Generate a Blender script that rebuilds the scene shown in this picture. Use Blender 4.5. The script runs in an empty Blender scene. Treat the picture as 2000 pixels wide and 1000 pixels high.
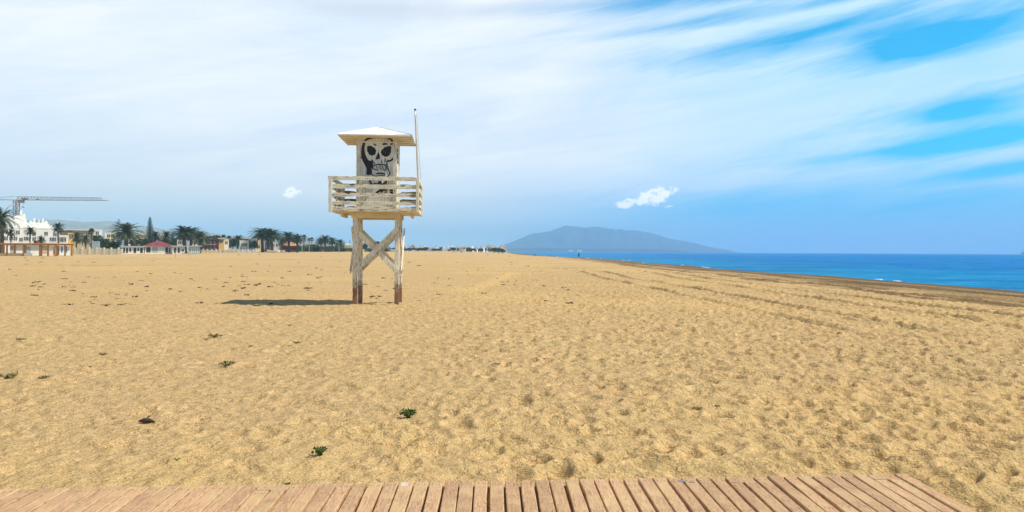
import bpy, bmesh, math, random
import numpy as np
from mathutils import Vector, Matrix, noise as mnoise
R = math.radians
sc = bpy.context.scene
COL = sc.collection

# ------------------------------------------------------------------ camera
F = 1444.4                       # focal length in pixels of the 2000 px wide picture (26 mm on 36 mm)
CAMZ = 1.6
cam_d = bpy.data.cameras.new('camera'); cam = bpy.data.objects.new('camera', cam_d); COL.objects.link(cam)
cam_d.sensor_width = 36; cam_d.lens = 26; cam_d.clip_start = 0.1; cam_d.clip_end = 60000
pitch = -math.atan(9.3 / F)
fwd = Vector((0, math.cos(pitch), math.sin(pitch)))
up0 = Vector((0, -math.sin(pitch), math.cos(pitch)))
roll = -0.0053
rgt = (Vector((1, 0, 0)) * math.cos(roll) - up0 * math.sin(roll)).normalized()
upv = rgt.cross(fwd).normalized()
cam.matrix_world = Matrix(((rgt.x, upv.x, -fwd.x, 0), (rgt.y, upv.y, -fwd.y, 0), (rgt.z, upv.z, -fwd.z, CAMZ), (0, 0, 0, 1)))
sc.camera = cam
def ray(px, py): return fwd + rgt * ((px - 1000) / F) - upv * ((py - 500) / F)
def W(px, py, Y):
    d = ray(px, py); return Vector((d.x * Y / d.y, Y, CAMZ + d.z * Y / d.y))
def G(px, py, z=0.0):
    d = ray(px, py); t = (z - CAMZ) / d.z; return Vector((d.x * t, d.y * t, z))

# ------------------------------------------------------------------ world
SUN_EL, SUN_AZ = 52.5, 9.0        # sun to the right (+X), a little towards the camera side
w = bpy.data.worlds.new('World'); sc.world = w; w.use_nodes = True
nt = w.node_tree; nt.nodes.clear()
class NT:
    def __init__(s, nt): s.nt = nt
    def node(s, t, **k):
        n = s.nt.nodes.new(t)
        for a, b in k.items(): setattr(n, a, b)
        return n
    def put(s, sock, v):
        if isinstance(v, bpy.types.NodeSocket): s.nt.links.new(v, sock)
        elif v is not None: sock.default_value = v
    def m(s, op, a, b=None, c=None, clamp=False):
        n = s.node('ShaderNodeMath', operation=op); n.use_clamp = clamp
        s.put(n.inputs[0], a); s.put(n.inputs[1], b); s.put(n.inputs[2], c)
        return n.outputs[0]
    def mix(s, f, a, b, blend='MIX'):
        n = s.node('ShaderNodeMix', data_type='RGBA', blend_type=blend)
        s.put(n.inputs[0], f)
        for i, v in ((6, a), (7, b)):
            if isinstance(v, tuple) and len(v) == 3: v = (*v, 1)
            s.put(n.inputs[i], v)
        return n.outputs[2]
    def ss(s, v, a, b, o0=0.0, o1=1.0):
        n = s.node('ShaderNodeMapRange', interpolation_type='SMOOTHSTEP')
        s.put(n.inputs[0], v); n.inputs[1].default_value = a; n.inputs[2].default_value = b
        n.inputs[3].default_value = o0; n.inputs[4].default_value = o1
        return n.outputs[0]
    def vec(s, x, y, z=0.0):
        n = s.node('ShaderNodeCombineXYZ'); s.put(n.inputs[0], x); s.put(n.inputs[1], y); s.put(n.inputs[2], z)
        return n.outputs[0]
    def noise(s, v, scale, detail=4, rough=.5, dist=0.0):
        n = s.node('ShaderNodeTexNoise'); s.put(n.inputs['Vector'], v)
        n.inputs['Scale'].default_value = scale; n.inputs['Detail'].default_value = detail
        n.inputs['Roughness'].default_value = rough; n.inputs['Distortion'].default_value = dist
        return n.outputs[0]
    def voro(s, v, scale, feature='F1', rnd=1.0):
        n = s.node('ShaderNodeTexVoronoi', feature=feature); s.put(n.inputs['Vector'], v)
        n.inputs['Scale'].default_value = scale; n.inputs['Randomness'].default_value = rnd
        return n
    def mapping(s, v, scale, rot=(0, 0, 0), loc=(0, 0, 0)):
        n = s.node('ShaderNodeMapping'); s.put(n.inputs[0], v)
        n.inputs['Scale'].default_value = scale; n.inputs['Rotation'].default_value = rot; n.inputs['Location'].default_value = loc
        return n.outputs[0]
n = NT(nt)
tc = n.node('ShaderNodeTexCoord'); sep = n.node('ShaderNodeSeparateXYZ'); nt.links.new(tc.outputs['Generated'], sep.inputs[0])
AZ = n.m('ARCTAN2', sep.outputs[0], sep.outputs[1]); EL = n.m('ARCSINE', sep.outputs[2])
def azel(px, py):
    d = ray(px, py).normalized(); return math.atan2(d.x, d.y), math.asin(d.z)
sky = n.node('ShaderNodeTexSky', sky_type='NISHITA'); sky.sun_disc = False
sky.sun_elevation = R(SUN_EL); sky.sun_rotation = R(90 + SUN_AZ)
sky.air_density = 1.0; sky.dust_density = 0.6; sky.ozone_density = 2.0
K = 1 / 0.075
def kc(r, g, b):                                   # sRGB 0-255 -> linear, divided by the Background strength
    return tuple(K * ((c / 255 / 12.92) if c < 10 else ((c / 255 + .055) / 1.055) ** 2.4) for c in (r, g, b))
clear = n.mix(1.0, sky.outputs[0], n.mix(n.ss(EL, .36, .6), (0.0, 1.72, 2.1), (.26, .36, .5)), 'MULTIPLY')
# air near the horizon: greyer on the land side, blue over the sea
side = n.ss(AZ, -0.1, 0.36)
hor = n.mix(side, kc(224, 229, 238), kc(70, 186, 255))
clear = n.mix(n.m('MAXIMUM', n.ss(EL, 0.0, 0.22, 0.85, 0.0), n.m('MULTIPLY', n.ss(side, 0, 1, .9, .25), n.ss(EL, .3, .5, 1, 0))), clear, hor)
# thin high cloud in long streaks
def blob(px, py, wx, wy, rot=0.0):
    a, e = azel(px, py); dx = n.m('SUBTRACT', AZ, a); dy = n.m('SUBTRACT', EL, e)
    c, s_ = math.cos(rot), math.sin(rot)
    u = n.m('ADD', n.m('MULTIPLY', dx, c), n.m('MULTIPLY', dy, s_)); v = n.m('SUBTRACT', n.m('MULTIPLY', dy, c), n.m('MULTIPLY', dx, s_))
    q = n.m('ADD', n.m('POWER', n.m('ABSOLUTE', n.m('DIVIDE', u, wx / F)), 2), n.m('POWER', n.m('ABSOLUTE', n.m('DIVIDE', v, wy / F)), 2))
    return n.m('EXPONENT', n.m('MULTIPLY', q, -1.0))
def madd(*l):
    r = l[0]
    for x in l[1:]: r = n.m('ADD', r, x)
    return r
tilt = n.m('SUBTRACT', EL, n.m('MULTIPLY', AZ, 0.16))
sv = n.vec(n.m('MULTIPLY', AZ, 2.0), n.m('MULTIPLY', tilt, 9.0), 3.3)
n1 = n.noise(sv, 1.5, 8, .58, .6)
n2 = n.noise(n.vec(n.m('MULTIPLY', AZ, 3.0), n.m('MULTIPLY', tilt, 26.0), 8.1), 2.0, 7, .6, .8)
n3 = n.noise(n.vec(n.m('MULTIPLY', AZ, 9.0), n.m('MULTIPLY', n.m('SUBTRACT', EL, n.m('MULTIPLY', AZ, .22)), 75.0), 1.7), 1.6, 6, .6, 1.2)
nz = n.m('ADD', n.m('ADD', n.m('MULTIPLY', n.m('SUBTRACT', n1, .5), 1.5), n.m('MULTIPLY', n.m('SUBTRACT', n2, .5), .9)), n.m('MULTIPLY', n.m('SUBTRACT', n3, .5), .38))
cover = n.ss(AZ, .02, .45, 1.04, .74)
cover = n.m('SUBTRACT', cover, n.m('MULTIPLY', n.ss(EL, .05, .10, 1, 0), n.ss(AZ, -.5, .45, .50, .55)))
holes = [(1790, 80, 100, 32, .12, 1.25), (1960, 40, 130, 20, .2, .5), (1650, 90, 200, 22, .1, .2), (1880, 215, 90, 20, .1, 1.0), (1900, 275, 130, 20, .1, 1.3), (1640, 308, 150, 10, .1, .6),
         (1970, 332, 120, 12, .1, 1.0), (1150, 12, 460, 18, .03, .9), (1330, 45, 160, 12, .1, .5), (1420, 95, 240, 20, .1, .4), (760, 25, 180, 22, 0, .35), (1600, 5, 300, 10, .1, .5),
         (1520, 235, 140, 12, .1, .25), (180, 10, 200, 20, 0, .2), (1600, 60, 200, 25, .2, .4)]
adds = [(600, 150, 700, 110, 0, .35), (1300, 180, 500, 50, .08, .25), (1750, 170, 330, 18, .12, .45), (1400, 300, 500, 45, .05, .3), (1600, 30, 330, 16, .14, .3), (1450, 210, 380, 30, .12, .35), (1950, 110, 140, 25, .2, .4), (1700, 345, 300, 25, .05, .2), (1940, 305, 120, 9, .1, .4)]
hb = madd(*[n.m('MULTIPLY', blob(*h[:5]), -h[5]) for h in holes], *[n.m('MULTIPLY', blob(*h[:5]), h[5]) for h in adds])
mask = n.m('ADD', n.m('ADD', cover, n.m('MULTIPLY', nz, n.ss(AZ, -.4, .35, .55, 1.0))), hb, clamp=True)
shade = n.m('ADD', n.m('ADD', n.m('MULTIPLY', n.m('SUBTRACT', n1, .5), 2.2), n.m('MULTIPLY', n.m('SUBTRACT', n2, .5), 1.0)), .62, clamp=True)
lowcol = n.mix(n.ss(AZ, -.2, .4), kc(228, 238, 250), kc(172, 219, 253))
hic = n.mix(n.ss(AZ, .0, .45), kc(246, 251, 255), kc(212, 241, 255))
ccol = n.mix(n.ss(EL, .03, .13), lowcol, n.mix(shade, n.mix(n.ss(AZ, .0, .45), kc(214, 231, 252), kc(168, 226, 254)), hic))
mask = n.m('MULTIPLY', mask, n.m('MULTIPLY', n.ss(EL, .36, .65, 1, .12), n.ss(n.m('ABSOLUTE', AZ), .85, 1.4, 1, .3)))
col = n.mix(n.m('MULTIPLY', mask, .95), clear, ccol)
# small heaps of cumulus
cv = n.vec(AZ, EL, 0)
cn = n.noise(cv, 75, 7, .60, .3)
cb = None
for px, py, wx, wy, rot, s_ in [(1285, 380, 26, 14, .2, 1.2), (1262, 387, 26, 12, .25, 1.1), (1228, 396, 34, 8, .2, .95), (1182, 405, 34, 4, .1, .4), (570, 377, 15, 10, 0, 1.1), (1003, 405, 20, 7, .1, .42),
                            (835, 412, 12, 4, 0, .35), (1150, 405, 50, 7, .1, .28), (1308, 403, 12, 3, .1, .5), (110, 325, 130, 9, .05, .26), (70, 345, 50, 10, .1, .22)]:
    b = n.m('MULTIPLY', blob(px, py, wx * 1.25, wy * 1.3, rot), s_)
    cb = b if cb is None else n.m('MAXIMUM', cb, b)
cm = n.ss(n.m('ADD', cb, n.m('MULTIPLY', n.m('SUBTRACT', cn, .5), 2.0)), .40, .80)
cm = n.m('MULTIPLY', cm, n.ss(cb, .03, .25))
cm = n.m('MULTIPLY', cm, n.ss(cb, .2, .55, .4, 1.0))
ccc = n.mix(n.ss(n.noise(cv, 110, 4, .6), .30, .52), tuple(1.02 * v for v in kc(222, 234, 248)), tuple(1.32 * v for v in kc(255, 253, 250)))
col = n.mix(n.m('MULTIPLY', cm, .97), col, ccc)
bg = n.node('ShaderNodeBackground'); n.put(bg.inputs[0], col); bg.inputs[1].default_value = 0.075
out = n.node('ShaderNodeOutputWorld'); nt.links.new(bg.outputs[0], out.inputs[0])

# ------------------------------------------------------------------ sun, exposure
sd = bpy.data.lights.new('sun', 'SUN'); sd.energy = 5.0; sd.angle = R(0.53); sd.color = (1.0, .93, .80)
sun = bpy.data.objects.new('sun', sd); COL.objects.link(sun)
sdir = Vector((math.cos(R(SUN_EL)) * math.cos(R(SUN_AZ)), -math.cos(R(SUN_EL)) * math.sin(R(SUN_AZ)), math.sin(R(SUN_EL))))
sun.rotation_euler = sdir.to_track_quat('Z', 'Y').to_euler(); sun.location = (30, -10, 60)
sc.view_settings.view_transform = 'Standard'; sc.view_settings.look = 'None'
sc.view_settings.exposure = 0.14; sc.view_settings.gamma = 1.0
try:
    sc.cycles.use_denoising = True; sc.cycles.max_bounces = 6; sc.cycles.volume_bounces = 1
except Exception: pass

# ------------------------------------------------------------------ helpers
def tag(o, label=None, cat=None, group=None, kind=None):
    for k, v in (('label', label), ('category', cat), ('group', group), ('kind', kind)):
        if v: o[k] = v
    return o
def empty(name, loc=(0, 0, 0), rz=0.0, scale=1.0):
    o = bpy.data.objects.new(name, None); COL.objects.link(o); o.location = loc; o.rotation_euler = (0, 0, rz)
    o.scale = (scale,) * 3 if isinstance(scale, (int, float)) else scale
    o.empty_display_size = .2
    return o
class MB:
    def __init__(s): s.v = []; s.f = []; s.mi = []
    def add(s, vs, fs, mi=0):
        b = len(s.v); s.v += [tuple(x) for x in vs]; s.f += [tuple(i + b for i in f) for f in fs]; s.mi += [mi] * len(fs)
        return s
    def box(s, x0, x1, y0, y1, z0, z1, mi=0):
        return s.add([(x0, y0, z0), (x1, y0, z0), (x1, y1, z0), (x0, y1, z0), (x0, y0, z1), (x1, y0, z1), (x1, y1, z1), (x0, y1, z1)],
                     [(0, 3, 2, 1), (4, 5, 6, 7), (0, 1, 5, 4), (1, 2, 6, 5), (2, 3, 7, 6), (3, 0, 4, 7)], mi)
    def beam(s, p0, p1, w_, t, side=None, mi=0):
        p0, p1 = Vector(p0), Vector(p1); d = (p1 - p0).normalized()
        a = Vector(side) if side else (Vector((0, 0, 1)) if abs(d.z) < .9 else Vector((1, 0, 0)))
        a = (a - d * a.dot(d)).normalized(); b = d.cross(a)
        a *= w_ / 2; b *= t / 2
        return s.add([p0 - a - b, p0 + a - b, p0 + a + b, p0 - a + b, p1 - a - b, p1 + a - b, p1 + a + b, p1 - a + b],
                     [(0, 3, 2, 1), (4, 5, 6, 7), (0, 1, 5, 4), (1, 2, 6, 5), (2, 3, 7, 6), (3, 0, 4, 7)], mi)
    def tube(s, pts, rad, k=8, mi=0, caps=True):
        pts = [Vector(p) for p in pts]; vs = []; fs = []
        for i, p in enumerate(pts):
            d = (pts[min(i + 1, len(pts) - 1)] - pts[max(i - 1, 0)]).normalized()
            a = d.orthogonal().normalized() if abs(d.z) < .95 else Vector((1, 0, 0)); a = (a - d * a.dot(d)).normalized(); b = d.cross(a)
            r = rad[i] if isinstance(rad, (list, tuple)) else rad
            for j in range(k):
                t = 2 * math.pi * j / k; vs.append(p + (a * math.cos(t) + b * math.sin(t)) * r)
        for i in range(len(pts) - 1):
            for j in range(k): fs.append((i * k + j, i * k + (j + 1) % k, (i + 1) * k + (j + 1) % k, (i + 1) * k + j))
        if caps: fs += [tuple(range(k))[::-1], tuple((len(pts) - 1) * k + j for j in range(k))]
        return s.add(vs, fs, mi)
    def build(s, name, mats, parent=None, smooth=False):
        me = bpy.data.meshes.new(name); me.from_pydata(s.v, [], s.f)
        if not isinstance(mats, (list, tuple)): mats = [mats]
        for m_ in mats: me.materials.append(m_)
        me.polygons.foreach_set('material_index', s.mi)
        if smooth: me.polygons.foreach_set('use_smooth', [True] * len(s.f))
        me.update()
        o = bpy.data.objects.new(name, me); COL.objects.link(o)
        if parent: o.parent = parent
        return o
def copy_tree(o, parent=None):
    c = o.copy(); COL.objects.link(c); c.parent = parent
    for ch in list(o.children): copy_tree(ch, c)
    return c
def mat(name):
    m_ = bpy.data.materials.new(name); m_.use_nodes = True
    q = NT(m_.node_tree); bs = m_.node_tree.nodes['Principled BSDF']
    q.tc = q.node('ShaderNodeTexCoord'); q.bs = bs; q.obj = q.tc.outputs['Object']
    return m_, q, bs
def bump(q, h, strength, dist):
    b = q.node('ShaderNodeBump'); b.inputs['Strength'].default_value = strength; b.inputs['Distance'].default_value = dist
    q.put(b.inputs['Height'], h); q.put(q.bs.inputs['Normal'], b.outputs[0]); return b
def simple(name, c1, c2=None, scale=3.0, rough=.75, stretch=(1, 1, 1), spec=.3):
    m_, q, bs = mat(name)
    c2 = c2 or tuple(x * .78 for x in c1)
    f = q.ss(q.noise(q.mapping(q.obj, stretch), scale, 5, .6), .35, .65)
    q.put(bs.inputs['Base Color'], q.mix(f, c1, c2)); bs.inputs['Roughness'].default_value = rough
    bs.inputs['Specular IOR Level'].default_value = spec
    return m_

# ------------------------------------------------------------------ terrain shape
YS = np.array([-20000, 0, 40, 56, 85, 190, 235, 270, 345, 490, 800, 1300, 2300, 3200, 30000.])
XS = np.array([27.5, 27, 27, 26.4, 24.9, 24.7, 22, 18, 13, 9.5, 4, -5, -200, -2500, -9000.])
SEA = -0.35
def sstep(a, b, x):
    t = np.clip((x - a) / (b - a), 0, 1); return t * t * (3 - 2 * t)
def base_h(x, y):
    x = np.asarray(x, float); y = np.asarray(y, float)
    d = np.interp(y, YS, XS) - x
    wob = .6 * np.sin(y * .13) + .4 * np.sin(y * .31 + 1)
    d = d + wob * np.clip(1 - np.abs(d) / 20, 0, 1)
    h = np.interp(d, [-60, -8, 0, 2.5, 8, 13, 15, 1e5], [-3, -.9, SEA, -.26, -.10, -.02, 0, 0])
    h = h + 1.15 * sstep(150, 480, y) * sstep(6, 60, d)
    return h
rng = np.random.default_rng(5)
LAT = rng.random((512, 512))
def vnoise(x, y):
    xi = np.floor(x).astype(int); yi = np.floor(y).astype(int); fx = x - xi; fy = y - yi
    fx = fx * fx * (3 - 2 * fx); fy = fy * fy * (3 - 2 * fy)
    a = LAT[xi & 511, yi & 511]; b = LAT[(xi + 1) & 511, yi & 511]; c = LAT[xi & 511, (yi + 1) & 511]; d = LAT[(xi + 1) & 511, (yi + 1) & 511]
    return (a + (b - a) * fx) * (1 - fy) + (c + (d - c) * fx) * fy - .5
def ground(x, y): return float(base_h(x, y))

# boardwalk far edge and plank top height
BW_TOP = 0.05
EL_, ER_ = G(0, 955, BW_TOP), G(1772, 926.5, BW_TOP)
def bw_edge(x): return EL_.y + (x - EL_.x) * (ER_.y - EL_.y) / (ER_.x - EL_.x)

# polar sheet: fine in front of the camera, coarse elsewhere and far away
SAMP = []
def build_sand():
    fine = np.arange(-.92, .92, .0018)
    coarse = np.linspace(.92, 2 * math.pi - .92, 90)[:-1]
    ang = np.concatenate([fine, coarse]); na = len(ang)
    rr = [0.4]
    while rr[-1] < 2.8: rr.append(rr[-1] * 1.15)
    i_fine0 = len(rr)
    r0f = rr[-1] * 1.0042
    n1_ = int(math.log(70 / r0f) / math.log(1.0042))
    rr += [r0f * 1.0042 ** i for i in range(n1_)]
    while rr[-1] < 900: rr.append(rr[-1] * 1.012)
    while rr[-1] < 8300: rr.append(rr[-1] * 1.06)
    rr = np.array(rr); nr = len(rr)
    A, Rr = np.meshgrid(ang, rr)
    X = np.clip(Rr * np.sin(A), -2650, 9000); Y = Rr * np.cos(A)
    H = base_h(X, Y)
    d = np.interp(Y, YS, XS) - X
    dry = sstep(1, 9, d)
    # how trampled the sand is: more to the right, and close to the boardwalk's right half
    tr = np.clip(.42 + .78 * sstep(-3, 6, X + .12 * Y - .5), 0, 1.1) * dry
    Z = H.copy()
    fade = sstep(400, 40, Rr)
    Z += dry * fade * (.10 * vnoise(X / 9, Y / 9) + .05 * vnoise(X / 2.3 + 7, Y / 2.3))
    lump = vnoise(X / .55 + 3, Y / .42) + .85 * vnoise(X / .27 + 9, Y / .22 + 2)
    Z += fade * (.22 + .95 * tr) * .032 * lump * dry
    near = sstep(45, 8, Rr)
    Z += sstep(70, 15, Rr) * (.55 + .55 * tr) * (.030 * vnoise(X / .12, Y / .12) + .013 * vnoise(X / .06 + 4, Y / .06))
    rid = 1 - 2 * np.abs(vnoise(X / .7 + 20, Y / .5 + 11)) * 2
    Z += fade * tr * .016 * np.clip(rid, 0, 1) * dry + near * .012 * (.4 + .6 * tr) * (1 - 4 * np.abs(vnoise(X / .33 + 2, Y / .26 + 31)))
    # footprints
    rs = np.random.default_rng(11)
    lnr = math.log(1.0042)
    FP = np.zeros_like(Z)
    def stamp(x, y, th, L, Wd, dep):
        r = math.hypot(x, y); a = math.atan2(x, y)
        if r < r0f * 1.02 or r > 68 or abs(a) > .88: return
        m_ = L * 1.5
        i0 = int(math.log(max(r - m_, r0f) / r0f) / lnr) + i_fine0; i1 = int(math.log((r + m_) / r0f) / lnr) + i_fine0 + 2
        j0 = max(0, int((a - m_ / r + .92) / .0018)); j1 = min(len(fine), int((a + m_ / r + .92) / .0018) + 2)
        i1 = min(i1, i_fine0 + n1_)
        if i1 - i0 < 2 or j1 - j0 < 2: return
        xs = X[i0:i1, j0:j1] - x; ys = Y[i0:i1, j0:j1] - y
        u = (xs * math.cos(th) + ys * math.sin(th)) / L; v = (-xs * math.sin(th) + ys * math.cos(th)) / Wd
        q = np.sqrt(u * u + v * v)
        FP[i0:i1, j0:j1] += -dep * (1 - sstep(.25, 1.05, q)) + dep * .45 * np.exp(-((q - 1.22) / .24) ** 2)
    cnt = 0
    for _ in range(60000):
        a = rs.uniform(-.75, .75); r = math.sqrt(rs.uniform(3.5 ** 2, 60 ** 2)); x = r * math.sin(a); y = r * math.cos(a)
        dens = .22 + .78 * float(sstep(-3.5, 7, x + .10 * y - .5))
        if y < 9 and x > -2.6: dens = max(dens, .30)
        if y < 7 and x > -.5: dens = max(dens, .75)
        if 22 < y and x < -2: dens *= .5
        if np.interp(y, YS, XS) - x < 5: continue
        if rs.random() > dens: continue
        s_ = rs.uniform(.7, 1.25)
        stamp(x, y, rs.normal(1.3, .8) if rs.random() < .7 else rs.uniform(0, 3.14), .145 * s_, .078 * s_ * rs.uniform(.8, 1.7), rs.uniform(.015, .055) * (.55 + .45 * dens))
        cnt += 1
    # a few larger scuffs
    for px, py, L, Wd, dep, th in [(735, 846, .26, .10, .07, .1), (775, 868, .30, .12, .07, -.3), (835, 886, .15, .1, .06, .4), (710, 855, .2, .09, .05, .2), (1010, 872, .2, .09, .05, -.2)]:
        p = G(px, py); stamp(p.x, p.y, th, L, Wd, dep)
    Z += .052 * np.tanh(FP / .052)
    # tyre tracks: grooves with raised lips
    T = np.zeros_like(Z)
    def track(y0f, wid, dep):                     # line across: Y = y0f(X)
        q = (Y - y0f(X)) / wid
        return -dep * np.exp(-q * q * 2) + dep * .8 * np.exp(-(q - 1.7) ** 2 * 2) + dep * .5 * np.exp(-(q + 1.7) ** 2 * 2)
    front = (Y > 20).astype(float)
    mm = front * sstep(12, 4, X)
    for f, wd, dp in [(lambda x: 71 + .01 * x + 1.2 * np.sin(x * .07), .95, .13), (lambda x: 69 + .27 * x * (x < 0), .7, .11),
                      (lambda x: 118 + .06 * x + 1.5 * np.sin(x * .05), 1.6, .20)]:
        t_ = track(f, wd, dp) * mm; Z += t_ * (.6 + .9 * (vnoise(X / 3, Y / 3 + 5) + .5)); T += np.clip(-t_ / dp, 0, 1)
    def ltrack(xf, wid, dep):
        q = (X - xf(Y)) / wid
        return -dep * np.exp(-q * q * 2) + dep * .8 * np.exp(-(q - 1.6) ** 2 * 2) + dep * .4 * np.exp(-(q + 1.6) ** 2 * 2)
    m2 = sstep(12, 17, Y) * sstep(75, 55, Y)
    for off in (0, 1.75):
        for f in (lambda y: 6.3 + off + .35 * np.sin(y * .11) - .0012 * (y - 20) ** 2 * (y > 20) * .6, lambda y: 10.6 + off + .4 * np.sin(y * .09 + 1) ):
            t_ = ltrack(f, .17, .085) * m2; Z += t_ * (.4 + 1.2 * (vnoise(X / 2, Y / 2) + .5))
    # ground beside and under the boardwalk: kept below the plank tops
    edge = bw_edge(X)
    inside = sstep(.25, -.02, Y - edge) * sstep(.25, 0, X - (ER_.x + .02)) * (np.abs(A) < 1.3)
    fill = np.interp(X, [-3.5, -1.9, -.9, 0.2, 3], [.030, .024, .018, .004, -.005])
    Zin = fill + .018 * vnoise(X / .1, Y / .1) + .012 * vnoise(X / .04, Y / .04)
    lim = Z * (1 - inside) + Zin * inside
    Z = np.where(inside > 0, lim, Z)
    def sample(x, y):
        rr_ = math.hypot(x, y); a_ = math.atan2(x, y)
        return float(Z[min(int(np.searchsorted(rr, rr_)), nr - 1), min(max(int((a_ + .92) / .0018), 0), len(fine) - 1)])
    SAMP.append(sample)
    # colour masks: R = damp/dark minerals by the water, G = weed and grit lines, B = pale blown sand
    dampn = vnoise(X / 6, Y / 14) + .5 * vnoise(X / 1.7, Y / 4)
    damp = 1.1 * np.exp(-((d - 1.2 + .8 * dampn) / 1.7) ** 2) + 1.0 * np.exp(-((d - 6.2 + 1.5 * dampn) / 1.5) ** 2) * np.clip(.8 + 1.5 * vnoise(X / .8, Y / 3), 0, 1) + .5 * sstep(12.5, 6, d + 2 * dampn) * sstep(-3, 1, d)
    grit = np.zeros_like(Z)
    gn = np.clip(vnoise(X / .9, Y / 3.5) * 2.2 + .62 + vnoise(X / .25, Y / .9), 0, 1)
    for off, wd, st in [(9.4, .35, .9), (10.6, .6, 1.5), (11.7, .4, 1.2), (8.6, .5, .6), (13.4, .3, .35)]:
        c = off + .8 * np.sin(Y * .045) + .3 * np.sin(Y * .17)
        grit += st * np.exp(-((d - c) / wd) ** 2) * gn
    grit *= sstep(260, 60, Y)
    grit += 1.0 * np.clip(T, 0, 1) * np.clip(vnoise(X / 5, Y / 3.0) * 2.0 + .6, 0, 1)
    pale = sstep(0, .35, vnoise(X / 11, Y / 6 + 40) + .5 * vnoise(X / 3, Y / 2))
    arc = np.exp(-((X + 1.9 + .0 * Y - .06 * (Y - 30) ** 1 + .5 * np.sin(Y * .1)) / .55) ** 2) * sstep(27, 31, Y) * sstep(62, 50, Y)
    pale = np.clip(pale * .5 + arc, 0, 1)
    nv = nr * na
    co = np.empty((nv + 1, 3)); co[:nv, 0] = X.ravel(); co[:nv, 1] = Y.ravel(); co[:nv, 2] = Z.ravel(); co[nv] = (0, 0, Z[0].mean())
    I = np.arange(nr - 1)[:, None] * na; J = np.arange(na)[None, :]; J2 = (J + 1) % na
    q = np.stack([I + J, I + na + J, I + na + J2, I + J2], -1).reshape(-1, 4)
    tri = np.stack([np.full(na, nv), np.arange(na), (np.arange(na) + 1) % na], -1)
    loops = np.concatenate([q.ravel(), tri.ravel()]); nq = len(q)
    me = bpy.data.meshes.new('sand_beach')
    me.vertices.add(nv + 1); me.vertices.foreach_set('co', co.ravel())
    me.loops.add(len(loops)); me.loops.foreach_set('vertex_index', loops)
    st_ = np.concatenate([np.arange(nq) * 4, nq * 4 + np.arange(na) * 3])
    me.polygons.add(nq + na); me.polygons.foreach_set('loop_start', st_)
    me.update(calc_edges=True); me.validate()
    me.polygons.foreach_set('use_smooth', np.ones(len(me.polygons), bool))
    at = me.color_attributes.new('tone', 'FLOAT_COLOR', 'POINT')
    c4 = np.ones((nv + 1, 4)); c4[:nv, 0] = np.clip(damp, 0, 1).ravel(); c4[:nv, 1] = np.clip(grit, 0, 1).ravel(); c4[:nv, 2] = pale.ravel(); c4[nv] = 0
    at.data.foreach_set('color', c4.ravel())
    o = bpy.data.objects.new('sand_beach', me); COL.objects.link(o)
    # material
    m_, q, bs = mat('sand')
    a = q.node('ShaderNodeAttribute', attribute_name='tone'); sp = q.node('ShaderNodeSeparateColor'); q.put(sp.inputs[0], a.outputs['Color'])
    P = q.obj
    big = q.noise(P, .35, 4, .5); mid = q.noise(P, 3.5, 5, .65); fine_ = q.noise(P, 70, 3, .7)
    c = q.mix(q.ss(big, .35, .65), (.62, .415, .185), (.645, .41, .19))
    c = q.mix(q.ss(mid, .3, .72, 0, .5), c, (.46, .325, .145))
    g1 = q.voro(P, 95).outputs['Color']
    gs = q.node('ShaderNodeSeparateColor'); q.put(gs.inputs[0], g1)
    c = q.mix(q.ss(gs.outputs[0], .60, .95, 0, .75), c, (.17, .13, .075))
    c = q.mix(q.ss(gs.outputs[1], .72, .98, 0, .6), c, (.85, .66, .38))
    c = q.mix(q.m('MULTIPLY', q.ss(fine_, .5, .7), .35), c, (.40, .29, .15))
    mot = q.noise(q.mapping(P, (1, .8, 1)), 9, 5, .7)
    c = q.mix(q.ss(mot, .50, .66, 0, .55), c, (.36, .25, .105))
    c = q.mix(q.ss(mot, .46, .32, 0, .55), c, (.78, .56, .27))
    mo2 = q.noise(q.mapping(P, (1, .7, 1)), 2.6, 6, .72)
    c = q.mix(q.ss(mo2, .54, .66, 0, .40), c, (.34, .245, .115))
    # scattered dark bits of weed and shell
    bits = q.voro(q.mapping(P, (1, .8, 1)), 5.5); b2 = q.ss(bits.outputs['Distance'], .035, .06, 1, 0)
    bc = q.node('ShaderNodeSeparateColor'); q.put(bc.inputs[0], bits.outputs['Color'])
    c = q.mix(q.m('MULTIPLY', b2, q.ss(bc.outputs[0], .80, .82)), c, (.09, .065, .04))
    c = q.mix(q.m('MULTIPLY', b2, q.ss(bc.outputs[1], .93, .94)), c, (.9, .87, .8))
    c = q.mix(q.m('MULTIPLY', sp.outputs[2], .5), c, (.72, .48, .19))
    c = q.mix(q.m('MULTIPLY', sp.outputs[0], .85), c, (.085, .052, .026))
    c = q.mix(q.m('MULTIPLY', sp.outputs[1], .85), c, (.12, .075, .035))
    q.put(bs.inputs['Base Color'], c); bs.inputs['Roughness'].default_value = .9; bs.inputs['Specular IOR Level'].default_value = .12
    hgt = q.m('ADD', q.m('MULTIPLY', q.noise(P, 60, 4, .7), .4), q.m('MULTIPLY', q.noise(P, 9, 4, .6), 1.6))
    hgt = q.m('ADD', hgt, q.m('MULTIPLY', q.noise(q.mapping(P, (1, 1.3, 1)), 3.2, 5, .65), 3.0))
    bump(q, hgt, 1.0, .034)
    me.materials.append(m_)
    tag(o, kind='structure')
    return o
sand = build_sand()

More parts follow.
